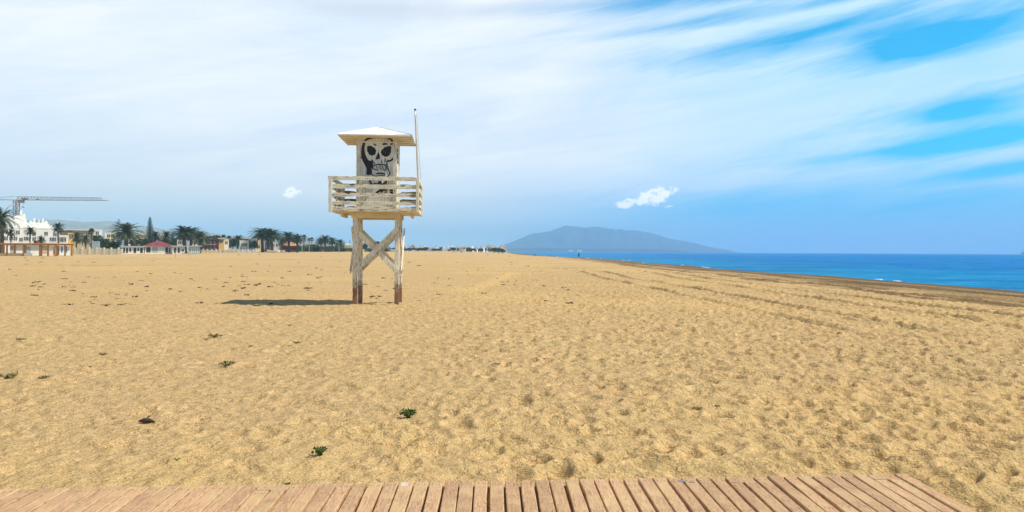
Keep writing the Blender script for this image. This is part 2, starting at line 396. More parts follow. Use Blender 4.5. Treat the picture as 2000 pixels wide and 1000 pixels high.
# ------------------------------------------------------------------ sea
def build_sea():
    mb = MB(); ys = [-15000, -2000, -200, 0, 60, 120, 300, 900, 2500, 5000, 9250]; xs = [-2650, -1800, -800, -100, 0, 20, 40, 80, 200, 800, 4000, 15200]
    vs = [(x, y, SEA) for y in ys for x in xs]; k = len(xs)
    fs = [(j * k + i, j * k + i + 1, (j + 1) * k + i + 1, (j + 1) * k + i) for j in range(len(ys) - 1) for i in range(k - 1)]
    mb.add(vs, fs)
    m_, q, bs = mat('sea_water')
    P = q.obj; sp = q.node('ShaderNodeSeparateXYZ'); q.put(sp.inputs[0], P)
    shal = q.ss(sp.outputs[0], 27, 75, 1, 0)
    far = q.m('MULTIPLY', q.ss(sp.outputs[1], 250, 1500), q.ss(sp.outputs[0], 900, -200))
    big = q.noise(q.mapping(P, (.02, .006, 1)), 1.0, 4, .6)
    c = q.mix(q.ss(big, .3, .7), (.0, .125, .42), (.0, .185, .52))
    c = q.mix(q.m('MULTIPLY', shal, .75), c, (.0, .22, .43))
    c = q.mix(q.m('MULTIPLY', far, .8), c, (.005, .22, .38))
    rip = q.noise(q.mapping(P, (.25, .9, 1), rot=(0, 0, R(12))), 1.0, 6, .62, .3)
    c = q.mix(q.ss(rip, .50, .64, 0, .6), c, (.03, .38, .78))
    rp2 = q.noise(q.mapping(P, (.035, .10, 1), rot=(0, 0, R(8)), loc=(3, 9, 0)), 1.0, 6, .65, .3)
    c = q.mix(q.ss(rp2, .36, .52, .65, 0), c, (.0, .06, .27))
    q.put(bs.inputs['Base Color'], c); bs.inputs['Roughness'].default_value = .42; bs.inputs['IOR'].default_value = 1.33
    bs.inputs['Specular IOR Level'].default_value = .07
    h = q.m('ADD', q.m('MULTIPLY', q.noise(q.mapping(P, (.16, .42, 1), rot=(0, 0, R(14))), 1.0, 7, .62), 1.0),
            q.m('MULTIPLY', q.noise(q.mapping(P, (1.0, 2.0, 1), rot=(0, 0, R(-10))), 1.0, 5, .6), .3))
    bump(q, h, .75, 1.1)
    o = mb.build('sea', m_); tag(o, kind='structure')
    # thin broken foam at the water's edge
    fm = simple('foam_white', (.85, .88, .88), (.7, .75, .76), 4)
    rs = random.Random(3); mb = MB(); y = 40.0
    while y < 330:
        L = rs.uniform(.6, 1.8)
        if mnoise.noise(Vector((0, y * .07, 2))) > .16:
            k = 6; pl = []
            for i in range(k + 1):
                yy = y + L * i / k; dd = float(np.interp(yy, YS, XS)); wob = .6 * math.sin(yy * .13) + .4 * math.sin(yy * .31 + 1)
                x = dd + wob + .15 + rs.uniform(-.12, .2); wd = .13 * math.sin(math.pi * (i + .3) / (k + .6)) * rs.uniform(.6, 1.2) * (1 + yy / 120)
                pl.append((x, yy, wd))
            vs = []; fs = []
            for (x, yy, wd) in pl: vs += [(x - wd / 2, yy, SEA + .02), (x, yy, SEA + .06), (x + wd / 2, yy, SEA + .02)]
            for i in range(k): b = i * 3; fs += [(b, b + 1, b + 4, b + 3), (b + 1, b + 2, b + 5, b + 4)]
            mb.add(vs, fs)
        y += L + rs.uniform(.2, 3.0)
    tag(mb.build('sea_foam', fm, smooth=True), 'thin broken white foam line where the sea meets the wet sand', 'foam', kind='stuff')
build_sea()

# ------------------------------------------------------------------ mountains and low far land
def ridge(name, prof, Y0, depth, amp, m_, seed, px_step=3.0):
    xs = [p[0] for p in prof]; hs = [p[1] for p in prof]
    pxs = np.arange(xs[0], xs[-1] + .1, px_step); nt_ = 26; vs = []; fs = []
    for j in range(nt_ + 1):
        t = j / nt_                                           # 0 front foot, 0.6 crest, 1 back foot
        for px in pxs:
            yv = W(px, 480, Y0); X = yv.x * (1 + (t - .55) * depth / Y0); Yy = Y0 + (t - .55) * depth
            top = W(px, float(np.interp(px, xs, hs)), Y0).z
            s_ = math.sin(min(t / .55, 1) * math.pi / 2) ** 1.15 if t <= .55 else math.cos((t - .55) / .45 * math.pi / 2)
            g = mnoise.fractal(Vector((X / 550 + seed, Yy / 900, seed)), 1.0, 2.0, 6)
            rv = abs(mnoise.fractal(Vector((X / 240 + seed, Yy / 800, seed * 2)), 1.0, 2.0, 5))
            z = top * s_ * (1 + (g * .16 - rv * .75) * min(1.0, .12 + abs(t - .55) * 5)) + (top * .01 * g)
            vs.append((X, Yy, max(z, -1.2 if s_ < .02 else z)))
    k = len(pxs)
    for j in range(nt_):
        for i in range(k - 1): fs.append((j * k + i, j * k + i + 1, (j + 1) * k + i + 1, (j + 1) * k + i))
    mb = MB(); mb.add(vs, fs); o = mb.build(name, m_, smooth=True); tag(o, kind='structure'); return o
mt = simple('mountain_rock', (.012, .026, .030), (.055, .06, .05), .008, .95)
mt2 = simple('mountain_scrub', (.012, .03, .03), (.03, .05, .04), .008, .95)
mt3 = simple('pale_hill_rock', (.20, .19, .17), (.28, .25, .22), .008, .95)
ridge('mountain_range', [(880, 491), (920, 484), (960, 482), (985, 477), (1005, 470), (1025, 461), (1040, 455), (1055, 453), (1075, 451), (1090, 445), (1102, 441), (1130, 443), (1160, 443),
       (1190, 446), (1215, 447), (1240, 450), (1265, 453), (1290, 460), (1320, 467), (1350, 473), (1380, 480), (1410, 486), (1435, 491), (1450, 495)], 6500, 2000, 0, mt, 3.1, 2.0)
ridge('distant_ridge', [(-120, 440), (-40, 432), (30, 430), (90, 427), (120, 428), (150, 430), (165, 432), (200, 429), (240, 431), (280, 440), (330, 450), (370, 452), (430, 456), (520, 470), (600, 482), (680, 490)], 3600, 1000, 0, mt3, 7.7, 5.0)
ridge('hill', [(300, 472), (380, 466), (440, 461), (470, 458), (500, 460), (540, 460), (560, 462), (620, 474), (720, 484), (860, 486), (960, 489), (1000, 491)], 2300, 600, 0, mt3, 1.7, 6.0)
ridge('low_coast', [(975, 490), (990, 485), (1010, 484), (1050, 483.2), (1100, 484.5), (1160, 485), (1230, 485.5), (1290, 486.5), (1330, 489), (1345, 492)], 4400, 500, 0, mt2, 5.3, 2.0)

# ------------------------------------------------------------------ materials for things
def paint_mat(name, paint=(.86, .78, .60), wood=(.14, .085, .05), wear=.5, low_rust=False, stretch=(1, 1, 1)):
    m_, q, bs = mat(name); P = q.obj
    nz_ = q.noise(q.mapping(P, stretch), 6.0, 8, .7, .3)
    n3 = q.noise(q.mapping(P, tuple(s * 4 for s in stretch)), 7.0, 6, .65)
    peel = q.m('ADD', q.m('MULTIPLY', nz_, .65), q.m('MULTIPLY', n3, .35))
    th = .60 - wear * .1
    if low_rust:
        sp = q.node('ShaderNodeSeparateXYZ'); q.put(sp.inputs[0], P)
        peel = q.m('ADD', peel, q.ss(sp.outputs[2], .05, .95, .20, 0)); wood_c = q.mix(q.ss(sp.outputs[2], .25, .9), (.24, .055, .022), wood)
    else: wood_c = wood
    pc = q.mix(q.ss(q.noise(P, 2.5, 4), .3, .7), paint, tuple(x * .82 for x in paint))
    dirt = q.ss(q.noise(q.mapping(P, stretch), 14, 5, .7), .48, .75, 0, .5)
    pc = q.mix(dirt, pc, (.36, .31, .23))
    wc = q.mix(q.noise(q.mapping(P, tuple(s * 2 for s in stretch)), 20, 4), wood_c, (.30, .22, .14))
    f = q.ss(peel, th, th + .03)
    q.put(bs.inputs['Base Color'], q.mix(f, pc, wc)); bs.inputs['Roughness'].default_value = .75; bs.inputs['Specular IOR Level'].default_value = .25
    bump(q, q.m('ADD', q.m('MULTIPLY', f, -.6), q.m('MULTIPLY', n3, .5)), .7, .006)
    return m_
PV = paint_mat('old_paint_upright', stretch=(5, 5, .7), wear=.6, low_rust=True)
PH = paint_mat('old_paint_rail', stretch=(.7, 2, 5), wear=.75)
PW = paint_mat('old_paint_wall', paint=(.80, .77, .68), stretch=(4, 4, .5), wear=.2)
PR = paint_mat('roof_paint', paint=(.92, .91, .88), stretch=(1, 1, 1), wear=-.6)
PB = paint_mat('beam_paint', paint=(.78, .68, .47), stretch=(1, 1, 1), wear=.2)
PP = paint_mat('pole_paint', paint=(.80, .74, .58), stretch=(4, 4, .6), wear=.35)
def worn_black():
    m_, q, bs = mat('black_paint')
    f = q.ss(q.noise(q.mapping(q.obj, (6, 1, 1.2)), 9, 7, .75), .58, .66, 0, .75)
    q.put(bs.inputs['Base Color'], q.mix(f, (.008, .008, .012), (.34, .32, .27))); bs.inputs['Roughness'].default_value = .7
    return m_
BLK = worn_black()
PH_SHADE = paint_mat('shaded_rail_paint', paint=(.40, .33, .25), wood=(.07, .045, .03), stretch=(.7, 2, 5), wear=1.6)  # darker rail paint for the rear side, its shade put into the colour
DKM = simple('rusty_iron', (.05, .03, .02), (.15, .06, .03), 40, .8)
WD = simple('bare_brown_wood', (.20, .12, .07), (.10, .06, .035), 12, .85)

# ------------------------------------------------------------------ lifeguard tower
rnd = random.Random(4)
def rough_board(mb, p0, p1, w_, t, side, jag=.01, seg=14, mi=0):
    p0, p1 = Vector(p0), Vector(p1); d = (p1 - p0).normalized(); a = Vector(side); a = (a - d * a.dot(d)).normalized(); b = d.cross(a)
    vs = []; fs = []
    for i in range(seg + 1):
        c = p0.lerp(p1, i / seg)
        e0 = rnd.uniform(0, jag) * (3.0 if rnd.random() < .16 else 1); e1 = rnd.uniform(0, jag) * (3.0 if rnd.random() < .16 else 1)
        lo = c - a * (w_ / 2 - e0); hi = c + a * (w_ / 2 - e1)
        vs += [lo - b * t / 2, hi - b * t / 2, hi + b * t / 2, lo + b * t / 2]
    for i in range(seg):
        k = i * 4
        for j in range(4): fs.append((k + j, k + (j + 1) % 4, k + 4 + (j + 1) % 4, k + 4 + j))
    fs += [(3, 2, 1, 0), tuple(seg * 4 + j for j in range(4))]
    mb.add(vs, fs, mi)
def bevel(o, w_=.006):
    b = o.modifiers.new('bevel', 'BEVEL'); b.width = w_; b.segments = 1; b.limit_method = 'ANGLE'; return o
base_f = (G(692.5, 597) + G(775, 597)) / 2
TW = empty('lifeguard_tower', (base_f.x - .045, base_f.y + .62, 0), R(4.5))
tag(TW, 'weathered white wooden lifeguard tower on four legs with a painted black skull', 'lifeguard tower')
LG = .60; S = .135
ZB = 2.54; ZF = 2.69                      # beam underside, deck underside
for sx in (-1, 1):
    for sy in (-1, 1):
        mb = MB(); x, y = sx * LG, sy * LG
        rough_board(mb, (x, y, -.25), (x, y, ZF - .003), S, S, (1, 0, 0), .004, 30)
        bevel(mb.build('leg', PV, TW), .008)
def brace(p0, p1, side, name='brace'):
    mb = MB(); rough_board(mb, p0, p1, .15, .04, side, .006, 16); bevel(mb.build(name, PV, TW), .005)
o_ = LG + S / 2 + .022
for sy in (-1, 1):
    yb = sy * o_; yc = sy * (o_ + .042)
    brace((-LG - .03, yb, 2.24), (LG + .03, yb, .98), (0, 0, 1)); brace((LG + .03, yc, 2.24), (-LG - .03, yc, .98), (0, 0, 1))
for sx in (-1, 1):
    xb = sx * o_; xc = sx * (o_ + .042)
    brace((xb, -LG - .03, 2.24), (xb, LG + .03, .98), (0, 0, 1)); brace((xc, LG + .03, 2.24), (xc, -LG - .03, .98), (0, 0, 1))
for sy in (-1, 1):                         # bearers under the deck
    mb = MB(); y = sy * (LG + S / 2 + .028)
    mb.box(-LG - .10, LG + .10, y - .026, y + .026, ZB, ZF - .004); bevel(mb.build('bearer', PB, TW))
for k, x in enumerate((-1.0, -.38, .38, 1.0)):
    mb = MB(); mb.box(x - .03, x + .03, -LG + S / 2 + .01, LG - S / 2 - .01, ZF - .11, ZF - .004); mb.build('joist', PB, TW)
HW = 1.225; ZD = 2.735
mb = MB()
k = 17; y0 = -HW
for i in range(k):
    ya = y0 + i * 2 * HW / k; mb.box(-HW + rnd.uniform(0, .015), HW - rnd.uniform(0, .015), ya + .004, ya + 2 * HW / k - .004, ZF, ZD)
mb.build('deck', PB, TW)
# railing on the four sides
def rail_side(rot):
    M = Matrix.Rotation(rot, 4, 'Z')
    def T(x, y, z): return M @ Vector((x, y, z))
    f = -HW - .022
    for z, h, t, jg in ((3.63, .12, .05, .012), (3.40, .14, .026, .026), (3.16, .125, .026, .016), (2.935, .125, .026, .026), (2.765, .13, .026, .008)):
        mb = MB(); x0, x1 = -HW + .055, HW - .055
        if z > 3.6: x0, x1 = -HW - (.05 if rot == 0 else .0), HW - .01
        off = .0 if z < 3.6 else .006
        rough_board(mb, T(x0, f + .03 - off, z + rnd.uniform(-.006, .006)), T(x1, f + .03 - off, z + rnd.uniform(-.006, .006)), h, t, (0, 0, 1), jg, 26)
        bevel(mb.build('rail', PH_SHADE if abs(rot - math.pi) < .1 else PH, TW), .004)  # rear rails get the paint with shade in its colour
    for x in (-.39, .39):
        mb = MB(); a = T(x, f + .078, 2.74); b = T(x, f + .078, 3.59); mb.beam(a, b, .07, .05, M @ Vector((1, 0, 0))); bevel(mb.build('post', PV, TW))
for r_ in range(4): rail_side(math.pi / 2 * r_)
for sx in (-1, 1):
    for sy in (-1, 1):
        mb = MB(); x, y = sx * (HW - .01), sy * (HW - .01); rough_board(mb, (x, y, 2.68), (x, y, 3.60), .09, .09, (1, 0, 0), .004, 10); bevel(mb.build('corner_post', PP, TW))
# bolt heads and torn board ends on the right side
for z in (2.80, 2.93, 3.155, 3.40):
    for yy in (.05, .42):
        mb = MB(); mb.tube([(HW + .03, -HW + yy, z), (HW + .055, -HW + yy, z)], .018, 8); mb.build('bolt', DKM, TW)
# cabin
CW = .575; Z0, Z1 = ZD, 4.93
CAB = empty('cabin'); CAB.parent = TW
for sx in (-1, 1):
    for sy in (-1, 1):
        mb = MB(); x, y = sx * (CW - .035), sy * (CW - .035); rough_board(mb, (x, y, Z0), (x, y, Z1), .085, .085, (1, 0, 0), .003, 20); bevel(mb.build('corner_post', PV, CAB))
def wall(rot, name):
    M = Matrix.Rotation(rot, 4, 'Z'); mb = MB(); k = 11; a, b = -CW + .08, CW - .08; wd = (b - a) / k
    for i in range(k):
        x0, x1 = a + i * wd + .003, a + (i + 1) * wd - .003; yo = -CW + .012 + rnd.uniform(-.002, .002)
        vs = [(x0, yo, Z0), (x1, yo, Z0), (x1, yo + .022, Z0), (x0, yo + .022, Z0), (x0, yo, Z1), (x1, yo, Z1), (x1, yo + .022, Z1), (x0, yo + .022, Z1)]
        mb.add([M @ Vector(v) for v in vs], [(0, 3, 2, 1), (4, 5, 6, 7), (0, 1, 5, 4), (1, 2, 6, 5), (2, 3, 7, 6), (3, 0, 4, 7)])
    # dark backing so that the grooves read
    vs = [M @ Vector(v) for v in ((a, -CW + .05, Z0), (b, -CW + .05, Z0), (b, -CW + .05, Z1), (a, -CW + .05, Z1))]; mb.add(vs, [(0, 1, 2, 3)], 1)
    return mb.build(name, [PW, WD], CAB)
wf = wall(0, 'front_wall')
for r_ in (1, 2, 3): wall(math.pi / 2 * r_, 'plank_wall')
mb = MB(); mb.box(-CW + .09, CW - .09, -CW - .014, -CW + .004, 4.725, 4.765); mb.build('batten', PW, CAB)
mb = MB(); mb.box(-CW + .075, -CW + .10, -CW - .010, -CW + .004, Z0, Z1 - .01); mb.box(CW - .10, CW - .075, -CW - .010, -CW + .004, Z0, Z1 - .01); mb.build('edge_trim', PW, CAB)
# skull sign painted on the front wall (real paint film on the boards)
def sk(cx, cy): return ((cx - 485) * .00338, 4.92 - (cy - 280) * .0034)
mb = MB(); yf = -CW + .004
def poly(pts):
    vs = [(*(lambda p: (p[0], yf - .0035, p[1]))(sk(*p)),) for p in pts]; n_ = len(vs)
    back = [(v[0], yf + .004, v[2]) for v in vs]
    mb.add(vs + back, [tuple(range(n_))] + [(i, i + n_, (i + 1) % n_ + n_, (i + 1) % n_) for i in range(n_)])
def stroke(pts, wd):
    q = []
    for i in range(len(pts) - 1):                               # subdivide with Catmull-Rom
        p0 = Vector(pts[max(i - 1, 0)]); p1 = Vector(pts[i]); p2 = Vector(pts[i + 1]); p3 = Vector(pts[min(i + 2, len(pts) - 1)])
        for j in range(4):
            t = j / 4; q.append(.5 * ((2 * p1) + (p2 - p0) * t + (2 * p0 - 5 * p1 + 4 * p2 - p3) * t * t + (3 * p1 - p0 - 3 * p2 + p3) * t ** 3))
    q.append(Vector(pts[-1])); vs = []; fs = []
    for i, p in enumerate(q):
        d = (q[min(i + 1, len(q) - 1)] - q[max(i - 1, 0)]).normalized(); nn = Vector((-d.y, d.x))
        w2 = wd * 1.25 / 2 * rnd.uniform(.85, 1.15) * (.7 if i in (0, len(q) - 1) else 1)
        for s_ in (-1, 1): x, z = sk(*(p + nn * w2 * s_)); vs.append((x, yf - .004, z))
        for s_ in (-1, 1): x, z = sk(*(p + nn * w2 * s_)); vs.append((x, yf + .004, z))
    for i in range(len(q) - 1):
        b = i * 4; fs += [(b, b + 1, b + 5, b + 4), (b + 1, b + 3, b + 7, b + 5), (b + 2, b, b + 4, b + 6)]
    mb.add(vs, fs)
stroke([(368, 345), (395, 312), (440, 295), (500, 289), (560, 291), (605, 306), (635, 345), (650, 400), (640, 445), (612, 482), (575, 492)], 12)
poly([(378, 318), (360, 360), (352, 410), (357, 470), (378, 515), (400, 555), (398, 612), (438, 612), (440, 560), (455, 522), (448, 492), (415, 488), (388, 440), (380, 385), (388, 340)])
poly([(403, 368), (432, 361), (462, 376), (481, 400), (474, 432), (448, 448), (424, 440), (404, 408)])
poly([(524, 402), (550, 375), (588, 362), (609, 366), (606, 412), (592, 444), (560, 456), (532, 442), (521, 420)])
poly([(500, 416), (512, 445), (514, 478), (501, 470), (491, 479), (474, 477), (488, 440)])
for a_, wd in (([(458, 346), (482, 360)], 9), ([(535, 351), (552, 344), (572, 348)], 12), ([(600, 350), (618, 342), (634, 344)], 8),
    ([(445, 480), (455, 500), (468, 516)], 8), ([(452, 560), (455, 535), (485, 522), (520, 520), (556, 524), (566, 545), (564, 572)], 7),
    ([(455, 556), (475, 566), (500, 568)], 6), ([(512, 526), (514, 552), (524, 566)], 6), ([(536, 528), (540, 562), (562, 570)], 6), ([(482, 530), (490, 556)], 5),
    ([(574, 490), (572, 520), (584, 560), (597, 588), (590, 612), (572, 626)], 7), ([(480, 602), (505, 596), (535, 598), (558, 606)], 9),
    ([(440, 560), (444, 600), (470, 622), (520, 616), (560, 620)], 6), ([(360, 460), (345, 462)], 6), ([(622, 455), (640, 462)], 6), ([(560, 470), (556, 500)], 6), ([(526, 480), (530, 510)], 5),
    ([(426, 655), (436, 680), (446, 705)], 12), ([(446, 700), (470, 686), (500, 690)], 10), ([(500, 690), (515, 670), (530, 695), (560, 672), (588, 650)], 14), ([(575, 660), (570, 700)], 8),
    ([(480, 768), (515, 742), (560, 736), (610, 738), (645, 744)], 15), ([(520, 760), (545, 735), (540, 720)], 9), ([(560, 762), (590, 745), (585, 725)], 9), ([(600, 760), (640, 765)], 16)):
    stroke(a_, wd)
mb.build('skull_painting', BLK, CAB)
# torn boards on the right edge of the cabin
mb = MB()
for z, h in ((4.52, .10), (4.36, .16), (4.18, .08)): mb.box(CW + .006, CW + .028, -CW + .02, -CW + .05 + rnd.random() * .04, z - h / 2, z + h / 2)
mb.build('torn_strip', DKM, CAB)
# roof: shallow hip with fascia
RF = empty('roof'); RF.parent = TW
RW = 1.06; ZE = 4.895; ZA = 5.27
mb = MB(); mb.add([(-RW, -RW, ZE), (RW, -RW, ZE), (RW, RW, ZE), (-RW, RW, ZE), (0, 0, ZA), (-RW, -RW, ZE - .022), (RW, -RW, ZE - .022), (RW, RW, ZE - .022), (-RW, RW, ZE - .022)],
    [(0, 1, 4), (1, 2, 4), (2, 3, 4), (3, 0, 4), (0, 5, 6, 1), (1, 6, 7, 2), (2, 7, 8, 3), (3, 8, 5, 0), (8, 7, 6, 5)])
mb.build('roof_sheet', PR, RF)
mb = MB()
for sx in (-1, 1): mb.beam((0, 0, ZA + .004), (sx * RW * .97, -RW * .97, ZE + .012), .03, .012); mb.beam((0, 0, ZA + .004), (sx * RW * .97, RW * .97, ZE + .012), .03, .012)
mb.build('ridge_cap', PR, RF)
mb = MB()
for y in (-.8, -.4, 0, .4, .8): mb.box(-RW + .02, RW - .02, y - .02, y + .02, ZE - .058, ZE - .024)
mb.build('roof_batten', PB, RF)
mb = MB(); mb.beam((RW + .012, .55, 4.90), (RW + .012, RW + .02, 4.86), .11, .014, (0, 0, 1)); mb.build('broken_fascia', DKM, RF)
mb = MB(); mb.beam((RW + .024, RW - .10, 4.82), (RW + .04, RW - .09, 4.58), .04, .02, (0, 1, 0)); mb.build('hanging_splinter', DKM, RF)
# flagpole with halyard
FPO = empty('flagpole'); FPO.parent = TW
x0, y0 = HW + .0, -HW + .15
mb = MB(); mb.tube([(x0 - .005, y0 + .03, 2.72), (x0 + .0, y0, 3.7), (x0 - .045, y0, 4.6), (x0 - .095, y0, 5.60)], [.034, .032, .028, .022], 10); mb.build('mast', PP, FPO, True)
mb = MB(); mb.tube([(x0 - .095, y0, 5.60), (x0 - .095, y0, 5.64)], [.034, .026], 10); mb.build('finial', DKM, FPO)
mb = MB(); mb.tube([(x0 - .055, y0 - .03, 5.5), (x0 + .03, y0 - .03, 4.3), (x0 + .075, y0 - .03, 3.62)], .004, 5); mb.build('halyard', DKM, FPO)

# ------------------------------------------------------------------ boardwalk
def build_boardwalk():
    m_, q, bs = mat('boardwalk_wood'); P = q.obj
    oi = q.node('ShaderNodeObjectInfo').outputs['Random']
    V = q.vec(*(lambda s_: (s_.outputs[0], s_.outputs[1], q.m('MULTIPLY', oi, 37.0)))((lambda s_: (q.put(s_.inputs[0], P), s_)[1])(q.node('ShaderNodeSeparateXYZ'))))
    g = q.noise(q.mapping(V, (14, .9, 1)), 2.2, 5, .6, 1.2)
    gl = q.m('FRACT', q.m('MULTIPLY', g, 9.0)); gl = q.m('ABSOLUTE', q.m('SUBTRACT', q.m('MULTIPLY', gl, 2), 1))
    c = q.mix(oi, (.50, .31, .18), (.66, .42, .24))
    c = q.mix(q.ss(gl, .35, .95, 0, .7), c, (.24, .13, .07))
    c = q.mix(q.ss(q.noise(V, 3, 4, .6), .42, .68, 0, .6), c, (.62, .44, .23))
    c = q.mix(q.ss(q.noise(V, 45, 4, .7), .58, .70, 0, .7), c, (.66, .48, .26))      # sand grains lying on the boards
    q.put(bs.inputs['Base Color'], c); bs.inputs['Roughness'].default_value = .8; bs.inputs['Specular IOR Level'].default_value = .2
    bump(q, q.m('ADD', q.m('MULTIPLY', gl, .5), q.noise(V, 50, 4)), .5, .003)
    BW = empty('boardwalk', (0, 0, 0)); tag(BW, 'slatted reddish brown wooden boardwalk crossing the sand in the foreground', 'boardwalk')
    rs = random.Random(9)
    # far-edge x positions (picture px) of the left side of every plank
    X = ER_.x; L = 2.0; planks = []; pitch_ = .1012
    k = 0; x = X - .088
    wide_gap_at = G(1487, 930, BW_TOP).x
    while x > EL_.x - 1.1:
        planks.append(x); k += 1; x -= pitch_ * rs.uniform(.975, 1.02)
        if k == 9: x -= .012
    stubs = [G(1405, 931, BW_TOP).x, G(1692, 927, BW_TOP).x, G(500, 950, BW_TOP).x]
    def plank(x0, wd, yfar, length, z1, tl, name='plank', rr=0.0):
        xc = x0 + wd / 2; ye = bw_edge(xc) + yfar
        vpx = np.interp(xc, [-3.3, 2.8], [925, 985]); dirx = (vpx - 1000) / F + rr
        d = Vector((-dirx, -1, 0)).normalized()
        mbp = MB(); hx = wd / 2; th = .036; seg = 8; vs = []; fs = []
        for i in range(seg + 1):                                # local: y runs along the plank, slightly eaten edges
            yy = -i * length / seg
            e0 = rs.uniform(0, .0025) + (.006 if rs.random() < .12 else 0); e1 = rs.uniform(0, .0025) + (.006 if rs.random() < .12 else 0)
            b = .004
            vs += [(-hx + e0, yy, -th), (hx - e1, yy, -th), (hx - e1, yy, -b), (hx - e1 - b, yy, 0), (-hx + e0 + b, yy, 0), (-hx + e0, yy, -b)]
        for i in range(seg):
            for j in range(6): fs.append((i * 6 + j, i * 6 + (j + 1) % 6, i * 6 + 6 + (j + 1) % 6, i * 6 + 6 + j))
        fs += [(5, 4, 3, 2, 1, 0), tuple(seg * 6 + j for j in range(6))]
        mbp.add(vs, fs)
        for sx in (-.5, .5):
            for sy_ in ((-.06, -.62, -1.2) if length > .5 else (-.05,)):
                cxs = hx * sx + rs.uniform(-.006, .006); mbp.add([(cxs + .0048 * math.cos(t * math.pi / 3), sy_ + .0048 * math.sin(t * math.pi / 3), .0012) for t in range(6)], [tuple(range(6))], 1)
        o = mbp.build(name, [m_, DKM], BW); o.location = (xc, ye, z1)
        o.rotation_euler = (tl * .2, tl, math.atan2(d.x, -d.y)); return o
    for i, x0 in enumerate(planks):
        wd = .0905 + rs.uniform(-.003, .003) if x0 > -2.0 else .093 + rs.uniform(-.002, .002)
        z1 = BW_TOP + rs.uniform(-.003, .003) + (.006 if i == 9 else 0); yf_ = rs.uniform(-.012, .012); short = 0
        for sx in stubs:
            if abs(x0 - sx) < pitch_ / 2: short = 1
            if abs(x0 - sx - pitch_) < pitch_ / 2: short = 2
        if short:
            if short == 1: plank(x0, wd + pitch_, yf_, .105, z1, 0, 'end_block')
            plank(x0, wd, yf_ - .111, L, z1, rs.uniform(-.02, .02))
        else: plank(x0, wd, yf_, L + rs.uniform(-.01, .01), z1, rs.uniform(-.025, .025), rr=rs.uniform(-.004, .004))
    # dabs of old paint on three planks
    for (px, py, c_, sx, sy) in ((790, 946, 'white_paint_dab', .035, .05), (1332, 939, 'blue_paint_dab', .03, .02), (1352, 941, 'blue_paint_dab', .02, .015)):
        p = G(px, py, BW_TOP + .0045); mm_ = bpy.data.materials.get(c_) or (simple(c_, (.75, .72, .66), (.5, .4, .3), 60) if 'white' in c_ else simple(c_, (.12, .22, .38), (.3, .25, .2), 60))
        mbp = MB(); k = 12; top = [(p.x + sx * rs.uniform(.6, 1.1) * math.cos(2 * math.pi * i / k), p.y + sy * rs.uniform(.6, 1.1) * math.sin(2 * math.pi * i / k), p.z) for i in range(k)]
        bot = [(a, b, c - .004) for a, b, c in top]
        mbp.add(top + bot, [tuple(range(k))] + [(i + k, (i + 1) % k + k, (i + 1) % k, i) for i in range(k)]); mbp.build('paint_dab', mm_, BW)
build_boardwalk()

# ------------------------------------------------------------------ small plants on the sand
GRN = simple('weed_green', (.05, .10, .02), (.10, .15, .03), 30, .7)
GRN2 = simple('weed_olive', (.12, .13, .04), (.20, .17, .07), 30, .8)
DRY = simple('dry_twig', (.10, .06, .035), (.05, .03, .02), 20, .9)
STM = simple('weed_stem', (.20, .16, .08), (.12, .10, .05), 20, .8)
def weed_mesh(seed, n_st, spread, hgt, leafs, lw, m1, m2, name):
    rs = random.Random(seed); st = MB(); lf = MB()
    for i in range(n_st):
        a = rs.uniform(0, 6.28); L = rs.uniform(.6, 1) * spread; h = hgt * rs.uniform(.5, 1)
        pts = [Vector((0, 0, -.02)), Vector((math.cos(a) * L * .3, math.sin(a) * L * .3, h * .6)), Vector((math.cos(a) * L * .75, math.sin(a) * L * .75, h * rs.uniform(.7, 1.1))), Vector((math.cos(a) * L, math.sin(a) * L, h * rs.uniform(.5, 1.3)))]
        st.tube(pts, [.012, .009, .006, .003], 4)
        for j in range(leafs):
            t = (j + 1) / leafs * 2.98; k = min(int(t), 2); p = pts[k].lerp(pts[k + 1], t - k)
            d = Vector((rs.uniform(-1, 1), rs.uniform(-1, 1), rs.uniform(.1, 1.2))).normalized(); s_ = d.cross(Vector((rs.uniform(-1, 1), rs.uniform(-1, 1), .3))).normalized()
            l = lw * rs.uniform(2.2, 4.0); w_ = lw * rs.uniform(.7, 1.1)
            lf.add([p, p + d * l * .5 + s_ * w_, p + d * l, p + d * l * .5 - s_ * w_], [(0, 1, 2, 3)])
    root = empty(name); st.build('stem', STM, root); lf.build('leaf', m1, root); return root
W0 = weed_mesh(1, 16, .42, .34, 12, .05, GRN, STM, 'beach_weed')
W1 = weed_mesh(2, 11, .5, .2, 9, .04, GRN2, STM, 'beach_weed')
W2 = weed_mesh(3, 9, .5, .16, 6, .035, DRY, STM, 'dry_weed')
used = {}
